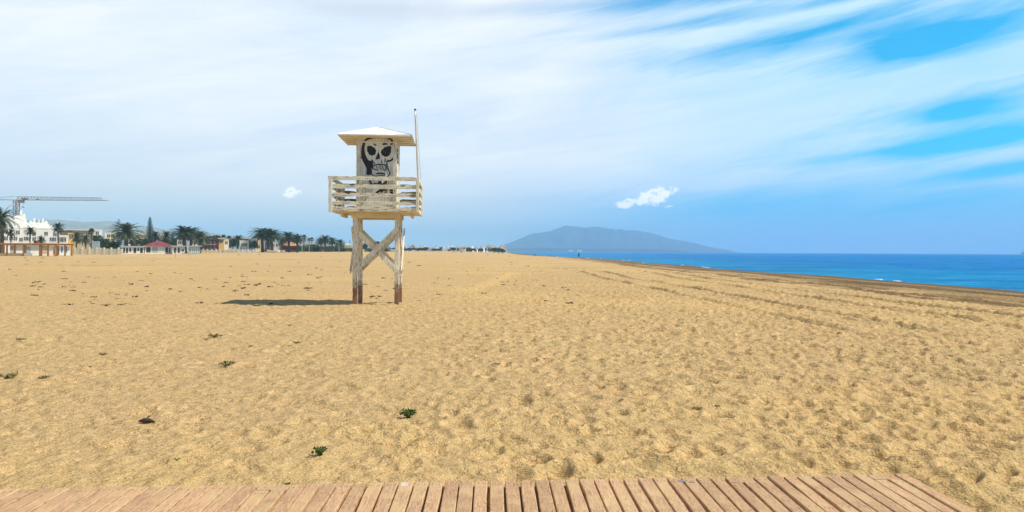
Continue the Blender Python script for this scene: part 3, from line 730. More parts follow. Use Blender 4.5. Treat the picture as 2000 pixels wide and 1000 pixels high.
weeds = [  # px, py, width px, kind, label
    (797, 821, 28, 0, 'bright green leafy weed alone in the sand, right of the scuffed patch'),
    (625, 904, 27, 0, 'dark green weed near the boardwalk, closest large one left of centre'),
    (346, 914, 13, 1, 'small green sprout just above the left part of the boardwalk'),
    (441, 720, 28, 1, 'spiky low weed with spread arms left of the tower foreground'),
    (418, 660, 22, 1, 'olive tuft of weed below the tip of the tower shadow'),
    (403, 662, 9, 2, 'tiny dry sprig touching the olive tuft below the shadow tip'),
    (15, 741, 32, 1, 'wide green weed at the left edge of the beach'),
    (82, 737, 20, 1, 'flat olive weed just right of the wide one at the left edge'),
    (40, 667, 14, 1, 'small round weed far left on the smooth sand'),
    (202, 695, 15, 1, 'upright little weed between left edge and tower'),
    (177, 721, 9, 2, 'brown dry sprig just below the upright little weed'),
    (207, 601, 16, 2, 'dry weed patch well left of the shadow tip, nearer one of two'),
    (236, 598, 14, 2, 'dry weed patch well left of the shadow tip, farther one of two'),
    (246, 579, 7, 2, 'speck of dry weed beyond the two dry patches on the left'),
    (565, 637, 11, 2, 'dark dry sprig under the middle of the tower shadow'),
    (579, 671, 13, 1, 'thin olive weed below the dark sprig, right of its twin'),
    (567, 675, 8, 2, 'tiny brown sprig beside the thin olive weed'),
    (488, 677, 9, 1, 'small lone sprig between the olive tuft and the thin olive weed'),
    (1362, 806, 15, 1, 'olive sprout in trampled sand, left one of the pair on the right'),
    (1400, 803, 11, 1, 'olive sprout in trampled sand, right one of the pair on the right'),
    (973, 719, 11, 2, 'red brown dry sprig in the middle of the beach'),
    (1064, 707, 7, 2, 'tiny dry bit right of the red brown sprig'),
    (1288, 697, 8, 1, 'small dark sprout alone in the sand on the right half'),
    (725, 581, 12, 1, 'weed between the rear legs of the tower'),
    (742, 579, 9, 1, 'second smaller weed between the rear legs of the tower'),
    (760, 592, 10, 2, 'dry twig by the right front leg of the tower'),
    (459, 570, 12, 2, 'low weed beyond the tower shadow near its tip'),
    (474, 564, 10, 1, 'green weed farther beyond the tower shadow tip'),
    (500, 559, 14, 2, 'flat brown weed beyond the shadow, between tip and tower'),
    (602, 563, 12, 1, 'olive weed beyond the shadow close to the left tower leg'),
    (353, 571, 8, 2, 'speck of dry weed left of the shadow tip and beyond it'),
    (570, 948, 14, 0, 'bright green shoots at the boardwalk edge left of centre'),
    (1200, 935, 16, 1, 'weed sprig growing along the boardwalk edge right of centre'),
    (1380, 935, 14, 1, 'low weed at the boardwalk edge by the blue paint dabs'),
    (1995, 716, 9, 2, 'dark sprig at the far right edge of the beach'),
]
for px, py, wpx, kd, lb in weeds:
    src = (W0, W1, W2)[kd]; o = src if kd not in used else copy_tree(src); used[kd] = 1
    p = G(px, py); s_ = wpx / F * p.y / .74
    if py > 925: p.y = bw_edge(p.x) + .05
    o.location = (p.x, p.y, SAMP[0](p.x, p.y) - .006 * s_); o.scale = (s_,) * 3 if py < 925 else (s_, s_ * .5, s_ * .7); o.rotation_euler = (0, 0, random.Random(px).uniform(0, 6.28))
    tag(o, lb, 'weed', 'weeds scattered over the sand')
# a dark scrap of driftwood
mb = MB(); p = G(287, 829)
mb.tube([(-.075, 0, .012), (-.03, .01, .022), (.02, 0, .02), (.08, -.012, .01)], [.008, .02, .022, .006], 7)
mb.tube([(-.02, .01, .02), (.0, .03, .05), (.01, .05, .055)], [.012, .008, .003], 6)
o = mb.build('driftwood', DRY, smooth=True); o.location = (p.x, p.y, SAMP[0](p.x, p.y) + .004); tag(o, 'dark curled scrap of driftwood lying on the left foreground sand', 'driftwood')

# small specks of debris over the middle distance
mb = MB(); rs = random.Random(21)
for i in range(200):
    px = rs.uniform(0, 1150); py = rs.choice([rs.uniform(498, 530), rs.uniform(530, 600), rs.uniform(530, 565)])
    p = G(px, py)
    if p.y > 400 or p.y < 6: continue
    p.z = SAMP[0](p.x, p.y)
    s_ = rs.uniform(.012, .035) * (1 + p.y / 60)
    for j in range(rs.randint(3, 6)):
        q = p + Vector((rs.uniform(-2.5, 2.5) * s_, rs.uniform(-1.5, 1.5) * s_, 0)); a = rs.uniform(0, 3.14)
        mb.beam(q + Vector((-math.cos(a), -math.sin(a), .1)) * s_, q + Vector((math.cos(a), math.sin(a), rs.uniform(.1, .9))) * s_, s_ * .6, s_ * .4)
tag(mb.build('beach_litter', DRY), 'dark specks of dried seaweed and twigs strewn over the sand', 'seaweed', kind='stuff')

# ------------------------------------------------------------------ trees
BARK = simple('palm_bark', (.16, .11, .07), (.08, .055, .035), 6, .9)
PAL = simple('palm_green', (.045, .075, .022), (.085, .105, .035), 1.2, .6, spec=.4)
PALD = simple('palm_dark', (.022, .045, .018), (.05, .075, .025), 1.2, .65)
SKIRT = simple('dead_fronds', (.22, .14, .07), (.12, .08, .045), 4, .9)
LEAFD = simple('dark_foliage', (.02, .045, .018), (.045, .075, .025), .9, .8)
LEAFM = simple('shrub_foliage', (.05, .085, .025), (.09, .12, .04), .9, .8)
CON = simple('conifer_foliage', (.014, .034, .022), (.03, .055, .03), .9, .8)
def frond(mb, org, az, el, L, lw, rs, droop=1.0, n_=13):
    pts = []; p = Vector(org); e = el
    for i in range(n_ + 1):
        pts.append(p.copy()); e -= droop * (1.5 / n_) * (.4 + i / n_)
        p = p + Vector((math.cos(az) * math.cos(e), math.sin(az) * math.cos(e), math.sin(e))) * (L / n_)
    s_ = Vector((-math.sin(az), math.cos(az), 0)); ww = .05
    for i in range(n_): mb.add([pts[i] - s_ * ww, pts[i] + s_ * ww, pts[i + 1] + s_ * ww * .6, pts[i + 1] - s_ * ww * .6], [(0, 1, 2, 3)])
    for i in range(1, n_ + 1):
        for h in (0, .5):
            t = (i - h) / n_; c = pts[i - 1].lerp(pts[i], 1 - h) if h else pts[i]; d = (pts[i] - pts[i - 1]).normalized()
            l = lw * math.sin(math.pi * min(.12 + t * .85, 1)) ** .6 * rs.uniform(.85, 1.1)
            for sg in (-1, 1):
                tip = c + s_ * sg * l * .8 + d * l * .55 + Vector((0, 0, -l * rs.uniform(.05, .35)))
                mb.add([c - d * .055, c + d * .055, tip + d * .03, tip - d * .02], [(0, 1, 2, 3)])
def date_palm(seed, H=10.0, cr=3.6, n_f=70, name='date_palm', green=PALD, tr=.32):
    rs = random.Random(seed); root = empty(name); mb = MB()
    hb = H - cr * .75; bx = rs.uniform(-.4, .4)
    mb.tube([(0, 0, -.6), (0, 0, 0), (bx * .3, 0, hb * .35), (bx * .8, 0, hb * .7), (bx, 0, hb)], [tr * 1.4, tr * 1.25, tr, tr * .95, tr * 1.25], 9)
    for i in range(26):                                        # old leaf bases
        z = hb * (.3 + .7 * i / 26); a = i * 2.4; x = bx * z / hb; mb.beam((x + math.cos(a) * tr * .8, math.sin(a) * tr * .8, z), (x + math.cos(a) * tr * 1.35, math.sin(a) * tr * 1.35, z + .18), .14, .06)
    mb.build('trunk', BARK, root, True); cr_ = MB()
    for i in range(n_f):
        u = (i + .5) / n_f; el = 1.5 - 2.0 * u ** .85 + rs.uniform(-.12, .12)
        frond(cr_, (bx, 0, hb + .1), i * 2.39996 + rs.uniform(-.25, .25), el, cr * rs.uniform(.92, 1.12) * (1.0 if u > .15 else .85), cr * .17, rs, droop=rs.uniform(.7, 1.15))
    cr_.build('crown', green, root)
    if rs.random() < 1:
        sk_ = MB()
        for i in range(14): frond(sk_, (bx, 0, hb - .15), i * 2.4, -.75 + rs.uniform(-.2, .2), cr * .5, cr * .10, rs, .6, 7)
        sk_.build('dead_frond_skirt', SKIRT, root)
    return root
def fan_palm(seed, H=10.0, cr=1.4, name='fan_palm'):
    rs = random.Random(seed); root = empty(name); mb = MB(); hb = H - cr * .8
    mb.tube([(0, 0, -.6), (0, 0, 0), (.05, 0, hb * .5), (.12, 0, hb)], [.30, .24, .17, .15], 8); mb.build('trunk', BARK, root, True)
    c = MB()
    for i in range(36):
        u = i / 36; el = 1.4 - 2.1 * u; az = i * 2.4 + rs.uniform(-.2, .2); d = Vector((math.cos(az) * math.cos(el), math.sin(az) * math.cos(el), math.sin(el)))
        s_ = Vector((-math.sin(az), math.cos(az), 0)); o = Vector((.12, 0, hb)); L = cr * rs.uniform(.85, 1.1); hub = o + d * L * .45; n_ = d.cross(s_)
        c.add([o - s_ * .03, o + s_ * .03, hub + s_ * .03, hub - s_ * .03], [(0, 1, 2, 3)])
        for k_ in range(11):
            t = -1.25 + 2.5 * k_ / 10; e = hub + (d * math.cos(t) + s_ * math.sin(t)) * L * .62 + Vector((0, 0, -.12 * L * abs(t)))
            c.add([hub, hub + (e - hub) * .5 + s_.lerp(d, abs(t) / 1.4).normalized() * .06 * cr, e, hub + (e - hub) * .5 - s_.lerp(d, abs(t) / 1.4).normalized() * .06 * cr], [(0, 1, 2, 3)])
    c.build('crown', PAL, root)
    s2 = MB()
    for i in range(26):
        az = i * 2.4; r = rs.uniform(.2, .42); z = hb - rs.uniform(.1, cr * 1.0)
        s2.add([(.12 + math.cos(az) * .15, math.sin(az) * .15, z + .35), (.12 + math.cos(az + .6) * r, math.sin(az + .6) * r, z - .5), (.12 + math.cos(az - .6) * r, math.sin(az - .6) * r, z - .55)], [(0, 1, 2)])
    s2.build('dead_frond_skirt', SKIRT, root)
    return root
def leaf_cloud(mb, lobes, n_, s_, rs, flat=1.0):
    for _ in range(n_):
        c, r = lobes[rs.randrange(len(lobes))]; d = Vector((rs.gauss(0, 1), rs.gauss(0, 1), rs.gauss(0, 1))).normalized(); q = Vector(c) + d * (r * rs.uniform(.55, 1.05)) * 1.0
        a = Vector((rs.gauss(0, 1), rs.gauss(0, 1), rs.gauss(0, .6))).normalized(); b = a.cross(Vector((rs.gauss(0, 1), rs.gauss(0, 1), rs.gauss(0, 1)))).normalized(); k_ = s_ * rs.uniform(.6, 1.5)
        mb.add([q - a * k_, q + b * k_ * .6, q + a * k_, q - b * k_ * .6], [(0, 1, 2, 3)])
def broad_tree(seed, H=7.0, cr=3.0, name='broadleaf_tree', m_=LEAFD, n_=3200):
    rs = random.Random(seed); root = empty(name); mb = MB(); z = H - cr
    mb.tube([(0, 0, -.5), (0, 0, 0), (.1, 0, z * .8), (.1, 0, z)], [.34, .26, .18, .12], 8); lobes = []
    for i in range(11):
        a = i * 2.4; rr_ = cr * rs.uniform(.2, .68) * (1 if i else 0); c = (math.cos(a) * rr_, math.sin(a) * rr_, z + rs.uniform(-.35, .5) * cr); lobes.append((c, cr * rs.uniform(.28, .5)))
        mb.tube([(.1, 0, z * .7), (c[0] * .5, c[1] * .5, (z * .7 + c[2]) / 2 + .2), c], [.12, .08, .03], 5)
    mb.build('trunk', BARK, root, True); c = MB(); leaf_cloud(c, lobes, n_, .17, rs); c.build('crown', m_, root); return root
def cone_tree(seed, H=12.0, cr=2.2, name='conifer', dens=1.0, layers=30):
    rs = random.Random(seed); root = empty(name); mb = MB(); mb.tube([(0, 0, -.5), (0, 0, 0), (0, 0, H * .6), (0, 0, H)], [.3, .26, .14, .02], 7); mb.build('trunk', BARK, root, True); c = MB()
    for k_ in range(layers):
        z = H * (.10 + .9 * k_ / layers); R_ = cr * (1 - (k_ / layers)) ** .85 + .12
        for i in range(int(11 * dens)):
            a = i * 2 * math.pi / (11 * dens) + k_ * 1.3 + rs.uniform(-.2, .2); L = R_ * rs.uniform(.8, 1.12); p0 = Vector((0, 0, z)); p1 = Vector((math.cos(a) * L, math.sin(a) * L, z + L * .18))
            for j in range(9):
                t = (j + 1) / 9; q = p0.lerp(p1, t); s_ = Vector((-math.sin(a), math.cos(a), 0)); w_ = (.16 + .22 * (1 - t)) * rs.uniform(.7, 1.3)
                c.add([q - s_ * w_ + Vector((0, 0, -.10)), q + (p1 - p0) * .08, q + s_ * w_ + Vector((0, 0, -.10)), q - (p1 - p0) * .10 + Vector((0, 0, .16))], [(0, 1, 2, 3)])
    c.build('crown', CON, root); return root
protos = {}
def proto(key):
    if key in protos: return copy_tree(protos[key])
    mk = {'slim': lambda: date_palm(8, 9, 2.1, 40, tr=.17), 'dateA': lambda: date_palm(1), 'dateB': lambda: date_palm(2, 9, 3.4, 60), 'dateC': lambda: date_palm(3, 8, 3.6, 64, green=PAL), 'big': lambda: date_palm(9, 11.2, 4.1, 46, tr=.40),
          'fanA': lambda: fan_palm(5, 9, 1.5), 'fanB': lambda: fan_palm(6, 7, 1.35), 'treeA': lambda: broad_tree(1), 'treeB': lambda: broad_tree(2, 6.2, 3.2), 'shrub': lambda: broad_tree(4, 4.2, 2.6, 'shrub', LEAFM, 2600),
          'cone': lambda: cone_tree(1), 'norf': lambda: cone_tree(2, 12, 3.2, 'norfolk_pine', .6, 15)}[key]
    o = mk(); protos[key] = o; return o
PH_ = {'slim': 9.0, 'dateA': 10.0, 'dateB': 9.0, 'dateC': 8.0, 'big': 11.2, 'fanA': 9.0, 'fanB': 7.0, 'treeA': 7.0, 'treeB': 6.2, 'shrub': 4.2, 'cone': 12.0, 'norf': 12.0}
def plant(key, px, ytop, Y, label, cat='palm tree', group='palms along the back of the beach', wide=1.0):
    top = W(px, ytop, Y); z0 = ground(top.x, Y) - .05; s_ = (top.z - z0) / PH_[key] * (.96 if key.startswith('date') or key == 'big' else 1)
    wf_ = 1.8 if key == 'dateA' else 1.4 if key.startswith('date') else 1.0; o = proto(key); o.location = (top.x, Y, z0); o.scale = (s_ * wide * wf_, s_ * wide * wf_, s_); o.rotation_euler = (0, 0, (px * 1.7) % 6.28); tag(o, label, cat, group); return o
plant('big', 4, 397, 166, 'big date palm at the left edge rising over the wooden beach bar')
plant('slim', 22, 446, 190, 'slender small fan palm just right of the big date palm')
plant('slim', 58, 441, 192, 'tall thin fan palm before the middle of the white terraced building')
plant('dateB', 78, 457, 188, 'short feathery palm behind the red block of the beach bar', wide=.55)
plant('slim', 115, 433, 200, 'tallest thin fan palm at the right corner of the white terraced building')
plant('dateB', 148, 450, 225, 'stubby palm left of the pair before the beige apartment block', wide=.6)
plant('dateB', 168, 455, 222, 'stubby palm right of the pair before the beige apartment block', wide=.55)
plant('fanA', 179, 447, 235, 'dark fan palm beside the blue white panel')
plant('treeA', 192, 455, 250, 'round dark tree above the blue white panel', 'tree', 'dark trees behind the beach')
plant('treeB', 208, 462, 245, 'low dark tree left of the norfolk pine', 'tree', 'dark trees behind the beach')
plant('norf', 232, 426, 275, 'open branched norfolk pine left of the bushy date palm', 'pine tree', 'tall conifers')
plant('dateC', 247, 430, 236, 'bushy golden green date palm behind the black and white beach hut', wide=.95)
plant('treeB', 222, 468, 235, 'dark shrubby tree under the bushy date palm', 'tree', 'dark trees behind the beach')
plant('treeA', 262, 466, 255, 'dark tree between bushy date palm and cone shaped conifer', 'tree', 'dark trees behind the beach')
plant('cone', 293, 423, 285, 'tall dark cone shaped conifer behind the red roof', 'conifer', 'tall conifers')
plant('treeB', 283, 462, 262, 'dark tree at the foot of the cone shaped conifer', 'tree', 'dark trees behind the beach')
plant('dateB', 305, 448, 268, 'small palm directly right of the cone shaped conifer', wide=.7)
plant('dateB', 327, 448, 268, 'small palm above the right half of the red roof', wide=.75)
plant('treeA', 322, 462, 275, 'dark tree behind the red roof ridge', 'tree', 'dark trees behind the beach')
plant('treeB', 341, 461, 290, 'dark tree right of the red roof', 'tree', 'dark trees behind the beach')
plant('dateA', 362, 438, 256, 'dense palm with the highest crown above the white container')
plant('dateA', 372, 440, 262, 'dense palm overlapping the right side of the highest crowned one', wide=.9)
plant('dateC', 390, 447, 252, 'golden green palm left of the dark red brick building', wide=.8)
plant('treeB', 407, 456, 340, 'round tree peeping over the dark red brick building', 'tree', 'dark trees behind the beach')
plant('treeA', 425, 456, 350, 'broad tree above the right end of the brick building', 'tree', 'dark trees behind the beach')
plant('fanB', 436, 459, 330, 'fan palm before the yellow wall right of the brick building')
plant('fanB', 447, 461, 335, 'thin palm over the small white house')
plant('treeA', 455, 463, 318, 'dark broad tree left of the white cube house', 'tree', 'dark trees behind the beach')
plant('dateA', 464, 457, 320, 'palm above the dark tree left of the white cube house', wide=.7)
plant('treeB', 483, 463, 345, 'dark tree over the white cube house', 'tree', 'dark trees behind the beach')
plant('treeA', 497, 467, 330, 'tree left of the triple palm cluster', 'tree', 'dark trees behind the beach')
plant('dateA', 513, 442, 318, 'left palm of the big triple cluster with beige stripes behind')
plant('dateA', 524, 443, 330, 'middle palm of the big triple cluster')
plant('dateA', 532, 445, 316, 'right palm of the big triple cluster')
plant('dateB', 550, 463, 340, 'dark palm filling the gap left of the orange roof', wide=.9)
plant('dateA', 565, 450, 322, 'tall palm rising through the orange roof', wide=.95)
plant('dateA', 581, 455, 318, 'palm at the right end of the orange roof')
plant('fanA', 594, 459, 330, 'dark narrow palm right of the orange roof')
plant('fanA', 604, 465, 345, 'small thin palm, left of the two over low bushes')
plant('fanA', 609, 464, 350, 'small thin palm, right of the two over low bushes')
plant('dateA', 628, 462, 365, 'palm at the left of the four before the tower', wide=.8)
plant('dateA', 636, 457, 355, 'highest of the four palms left of the tower', wide=.85)
plant('dateA', 650, 462, 358, 'third palm of the four left of the tower', wide=.85)
plant('dateA', 663, 466, 362, 'lowest and rightmost palm of the four left of the tower', wide=.85)
plant('norf', 683, 468, 520, 'small far pine tree just left of the tower leg', 'pine tree', 'tall conifers')
plant('treeA', 738, 469, 430, 'round dark tree seen between the tower legs', 'tree', 'dark trees behind the beach')
plant('treeB', 713, 473, 425, 'dark tree seen between the left tower legs', 'tree', 'dark trees behind the beach')
for i, (px, yt) in enumerate([(590, 482), (597, 479), (585, 480), (607, 482), (617, 474), (645, 477), (655, 474), (560, 476), (590, 476), (600, 474), (612, 478), (572, 482), (545, 484), (668, 480), (656, 482), (676, 482), (690, 483), (700, 482), (722, 482), (750, 479), (640, 484), (622, 484), (508, 485), (520, 486)]):
    plant('shrub', px, yt, 372 + (i % 4) * 9, 'low round green bush in the hedge line behind the sand', 'bush', 'bushes in the hedge line behind the sand', wide=1.7)

# ------------------------------------------------------------------ buildings
def bm_(name, c, c2=None, sc_=.4): return simple(name, c, c2 or tuple(x * .9 for x in c), sc_, .85)
WHT = bm_('whitewash', (.82, .80, .74)); CRM = bm_('cream_wall', (.80, .72, .52)); BEI = bm_('beige_wall', (.55, .46, .34)); YEL = bm_('yellow_wall', (.75, .52, .16))
GLS = simple('dark_window', (.10, .11, .12), (.16, .16, .16), 1, .3); BRK = bm_('dark_red_brick', (.17, .045, .04), (.10, .035, .035), 1.2); RED = bm_('red_roof_tiles', (.27, .055, .065), (.19, .04, .05), .8)
ORG = bm_('orange_roof', (.62, .27, .09), (.50, .21, .07)); ORW = bm_('orange_wood', (.52, .25, .07), (.38, .18, .06), 2); BLU = bm_('blue_paint', (.03, .16, .42)); GRY = bm_('grey_panel', (.42, .46, .47)); DRK = bm_('dark_shade', (.05, .045, .04))
PUR = bm_('slate_roof', (.09, .07, .13)); SKB = bm_('pale_blue_panel', (.35, .55, .68), (.55, .65, .70)); CRN = simple('crane_yellow', (.42, .28, .12), (.30, .2, .1), 1); CRS = simple('crane_steel', (.22, .23, .26), (.3, .3, .3), 1); TAN = bm_('tan_wall', (.62, .45, .26))
def span(px0, px1, ytop, Y):
    a = W(px0, ytop, Y); b = W(px1, ytop, Y); z0 = ground((a.x + b.x) / 2, Y); return a.x, b.x, z0, a.z
def house(name, px0, px1, ytop, Y, depth, wm, label, cat='building', group=None, wins=None, roof='flat', rm=None, roof_y=None, doors=None, base_lift=0, wsize=(1.1, 1.3)):
    x0, x1, z0, z1 = span(px0, px1, ytop, Y); z0 -= .3
    th = math.atan2(-(x0 + x1) / 2, Y); ct = math.cos(th)
    r_ = empty(name, ((x0 + x1) / 2, Y, z0), th); hw = (x1 - x0) / 2 * ct; H = z1 - z0
    mb = MB(); mb.box(-hw, hw, 0, depth, 0, H); mb.build('wall', wm, r_)
    rm = rm or wm; mb = MB()
    if roof == 'flat':                                        # parapet
        t = .22
        mb.box(-hw - .06, hw + .06, -.06, t, H + .003, H + .35); mb.box(-hw - .06, hw + .06, depth - t, depth + .06, H + .003, H + .35); mb.box(-hw - .06, -hw + t, t + .003, depth - t - .003, H + .003, H + .35); mb.box(hw - t, hw + .06, t + .003, depth - t - .003, H + .003, H + .35)
    elif roof == 'hip':
        e = .7; hr = W(px0, roof_y, Y).z - z1
        mb.add([(-hw - e, -e, H + .003), (hw + e, -e, H + .003), (hw + e, depth + e, H + .003), (-hw - e, depth + e, H + .003), (-hw * .25, depth / 2, H + hr), (hw * .25, depth / 2, H + hr)],
               [(0, 1, 5, 4), (1, 2, 5), (2, 3, 4, 5), (3, 0, 4), (3, 2, 1, 0)])
    elif roof == 'slab': mb.box(-hw - .5, hw + .5, -.6, depth + .5, H + .003, H + .28)
    mb.build('roof', rm, r_)
    if wins:
        for (px, py) in wins:
            p = W(px, py, Y); cx = (p.x - (x0 + x1) / 2) * ct; cz = p.z - z0; a, b = wsize[0] / 2, wsize[1] / 2
            wd = MB(); wd.box(cx - a, cx + a, -.03, .02, cz - b, cz + b); wo = wd.build('window', GLS, r_)
            fr = MB(); fr.box(cx - a - .09, cx + a + .09, -.07, .018, cz - b - .12, cz - b - .004); fr.box(cx - .03, cx + .03, -.05, -.031, cz - b, cz + b); fr.build('frame', WHT, wo)
    for (pa, pb, ya, yb, dm) in (doors or []):
        A, B = W(pa, ya, Y), W(pb, yb, Y); cx0, cx1 = (A.x - (x0 + x1) / 2) * ct, (B.x - (x0 + x1) / 2) * ct
        dd = MB(); dd.box(cx0, cx1, -.05, .02, max(B.z - z0, .35), A.z - z0); dd.build('door' if dm is not DRK else 'opening', dm, r_)
    tag(r_, label, cat, group); return r_
# white terraced building with stepped towers
WB = house('terraced_building', -40, 113, 446, 215, 16, WHT, 'white terraced building with stepped towers on its roof at far left',
           wins=[(12, 452), (12, 466), (22, 466), (35, 454), (30, 466), (41, 468), (50, 466), (56, 466), (67, 467), (84, 467), (102, 467), (108, 467), (109, 457), (91, 456), (67, 457)], wsize=(.9, 1.1))
x0, x1, z0, z1 = span(-40, 113, 446, 215); z0 -= .3; cx = (x0 + x1) / 2
mb = MB()
def step_tower(mb, px, ytop, wpx, Y=221):
    th = math.atan2(-cx, 215); c_, s2 = math.cos(th), math.sin(th); k_ = W(px, ytop, 1.0).x; X_ = (k_ * 215 + 6 * k_ * c_ - cx + 6 * s2) / (c_ - k_ * s2); Y = 215 + X_ * s2 + 6 * c_
    p = W(px, ytop, Y); b = z1 - z0; t = p.z - z0; w0 = wpx * Y / F / 2
    for i in range(4):
        a = b + (t - b) * i / 4; c = b + (t - b) * (i + 1) / 4; ww = w0 * (1 - i * .22); mb.box(X_ - ww, X_ + ww, 6 - ww * .8 + i * .003, 6 + ww * .8, a + .004, c)
    mb.tube([(X_, 6, t), (X_, 6, t + .5)], [w0 * .3, .02], 8)
for px, yt, wp in ((41, 413, 13), (47, 420, 14), (33, 424, 34), (52, 436, 16), (67, 428, 10), (76, 430, 6), (84, 429, 10), (60, 434, 18), (90, 434, 18), (75, 438, 60), (14, 420, 34), (100, 443, 14), (-15, 420, 30)):
    step_tower(mb, px, yt, wp)
mb.build('stepped_tower', WHT, WB)
house('white_house', 114, 133, 462, 212, 9, WHT, 'low white annexe between the terraced building and the beige apartments', wins=[(117, 468), (125, 468)])
house('slate_house', 117, 137, 452, 245, 9, TAN, 'small house with dark slate roof above the white annexe', roof='slab', rm=PUR)
house('apartment_block', 133, 181, 450, 250, 12, BEI, 'beige apartment block behind the pair of stubby palms', wins=[(140, 468), (150, 460), (158, 460), (160, 470), (172, 460), (172, 470)], roof='slab', rm=CRM)
house('yellow_house', 133, 145, 457, 240, 6, YEL, 'small yellow house at the left of the beige apartment block', roof='flat', wins=[(139, 461)])
house('white_house', 172, 200, 450, 285, 9, WHT, 'pale house showing over the round dark tree', wins=[(178, 455), (190, 455)])
house('white_house', 205, 226, 456, 290, 9, CRM, 'cream house left of the norfolk pine', wins=[(212, 461), (220, 461)])
house('tan_house', 262, 284, 459, 300, 9, TAN, 'tan house between bushy date palm and cone shaped conifer', wins=[(268, 463)], roof='slab', rm=TAN)
house('white_house', 250, 281, 468, 262, 9, WHT, 'long low white house behind the black and white beach hut', wins=[(258, 472), (270, 472)])
house('white_house', 314, 322, 456, 300, 7, WHT, 'narrow white house peeping between two small palms over the red roof')
house('white_house', 346, 363, 467, 272, 9, WHT, 'white house left of the dense palms over the container', wins=[(351, 474), (358, 474)])
house('white_house', 369, 388, 468, 275, 9, WHT, 'white house behind the dense palms above the container', wins=[(374, 474), (383, 474)])
BR = house('brick_building', 392, 427, 468, 300, 11, BRK, 'dark red brick building with galleries', wins=[(398, 474), (405, 474), (412, 474), (419, 474), (398, 482), (405, 482), (412, 482), (419, 482)], roof='slab', rm=BRK, wsize=(1.0, 1.4))
x0, x1, z0, z1 = span(392, 427, 468, 300); mb = MB(); hw = (x1 - x0) / 2 * .92
for zz in (.5, 3.0):
    mb.box(-hw, hw, -1.5, -.06, zz, zz + .15); mb.box(-hw, hw, -1.5, -1.42, zz + 1.0, zz + 1.08)
for i in range(9): xx = -hw + 2 * hw * i / 8; mb.box(xx - .07, xx + .07, -1.40, -1.28, .66, 4.9)
mb.build('gallery', BRK, BR)
house('yellow_house', 428, 438, 466, 310, 8, YEL, 'yellow and orange house right of the dark red brick building', wins=[(432, 472)], roof='slab', rm=CRM)
house('white_house', 437, 447, 469, 312, 8, WHT, 'small white house right of the yellow and orange house', wins=[(442, 474)])
house('cube_house', 468, 486, 471, 318, 9, WHT, 'white cube house left of the triple palm cluster', wins=[(474, 478), (480, 478)], doors=[(470, 473, 480, 487, GRY)])
house('striped_building', 500, 516, 467, 345, 8, CRM, 'cream and tan striped building behind the triple palm cluster', doors=[(502, 504, 469, 486, TAN), (506.5, 508.5, 469, 486, TAN), (511, 513, 469, 486, TAN)])
house('slate_house', 517, 528, 474, 350, 8, PUR, 'purplish grey house behind the triple palm cluster', wins=[(522, 480)])
house('white_house', 480, 498, 472, 352, 8, WHT, 'white house at the left of the striped building', wins=[(487, 478)])
house('white_house', 529, 552, 474, 350, 8, WHT, 'long white house right of the triple palm cluster', wins=[(534, 479), (541, 479), (547, 479)])
house('orange_roof_house', 551, 582, 480, 342, 10, BRK, 'house with a broad orange roof among palms', roof='hip', rm=ORG, roof_y=473, doors=[(555, 579, 483, 489, DRK)])
house('white_house', 617, 641, 481, 385, 8, WHT, 'low white house with pitched roof left of the four palms', roof='hip', rm=WHT, roof_y=478, wins=[(622, 484), (636, 484)])
house('pale_house', 672, 687, 479, 440, 8, CRM, 'pale low house behind the left tower leg', roof='hip', rm=GRY, roof_y=474)
house('white_shed', 733, 776, 487.6, 420, 5, WHT, 'long low white shed seen between the tower legs', roof='slab', rm=WHT)
# huts on the beach
HT = house('white_hut', 116, 137, 480, 178, 5, WHT, 'white hut with two blue doors beside the wooden beach bar', cat='hut', roof='slab', rm=WHT, doors=[(119.6, 122.3, 481.5, 493, BLU), (128, 131, 481.5, 493, BLU)])
house('bar_house', 20, 104, 479.5, 170, 4.5, WHT, 'low white kiosk with window standing inside the wooden pergola', cat='kiosk', roof='slab', rm=GRY, wins=[(85, 483)], wsize=(.5, .7), doors=[(20, 32, 481, 494, GRY), (50, 60, 482, 494, GRY), (78, 94, 481.0, 495, TAN)])
# pergola
def pergola():
    x0, x1, z0, z1 = span(-30, 110, 475.5, 158); r_ = empty('pergola', ((x0 + x1) / 2, 158, z0)); H = z1 - z0; cx_ = (x0 + x1) / 2
    for px in (-30, -8, 13.7, 46, 78, 94, 108):
        X_ = W(px, 480, 158).x - cx_
        for y in (0, 6.0): mb = MB(); mb.box(X_ - .13, X_ + .13, y - .13, y + .13, -.3, H - .3); mb.build('post', ORW, r_)
    hw = (x1 - x0) / 2
    for y in (0, 6.0): mb = MB(); mb.box(-hw - .3, hw + .3, y - .1, y + .1, H - .297, H); mb.build('beam', ORW, r_)
    mb = MB(); k = 46
    for i in range(k): xx = -hw + 2 * hw * i / (k - 1); mb.box(xx - .05, xx + .05, -.5, 6.5, H + .003, H + .12)
    mb.build('rafters', ORW, r_)
    for pa, pb, m__ in ((-30, 13, TAN), (15, 44.5, TAN), (47.5, 63, WHT)):
        a, b = W(pa, 490, 158).x - cx_, W(pb, 490, 158).x - cx_; mb = MB(); mb.box(a, b, -.06, .06, -.2, .62); mb.build('panel', m__, r_)
    tag(r_, 'orange brown wooden pergola of a beach bar with low panels', 'pergola')
    p = W(76.5, 473, 162); mb = MB(); mb.box(-.38, .38, -.3, .3, 0, .45); mb.box(-.42, .42, -.34, .34, .453, .52); o = mb.build('planter', bm_('red_box', (.30, .06, .03))); o.location = (p.x, 161, z0 + H + .13); tag(o, 'small dark red box on top of the wooden pergola', 'box')
pergola()
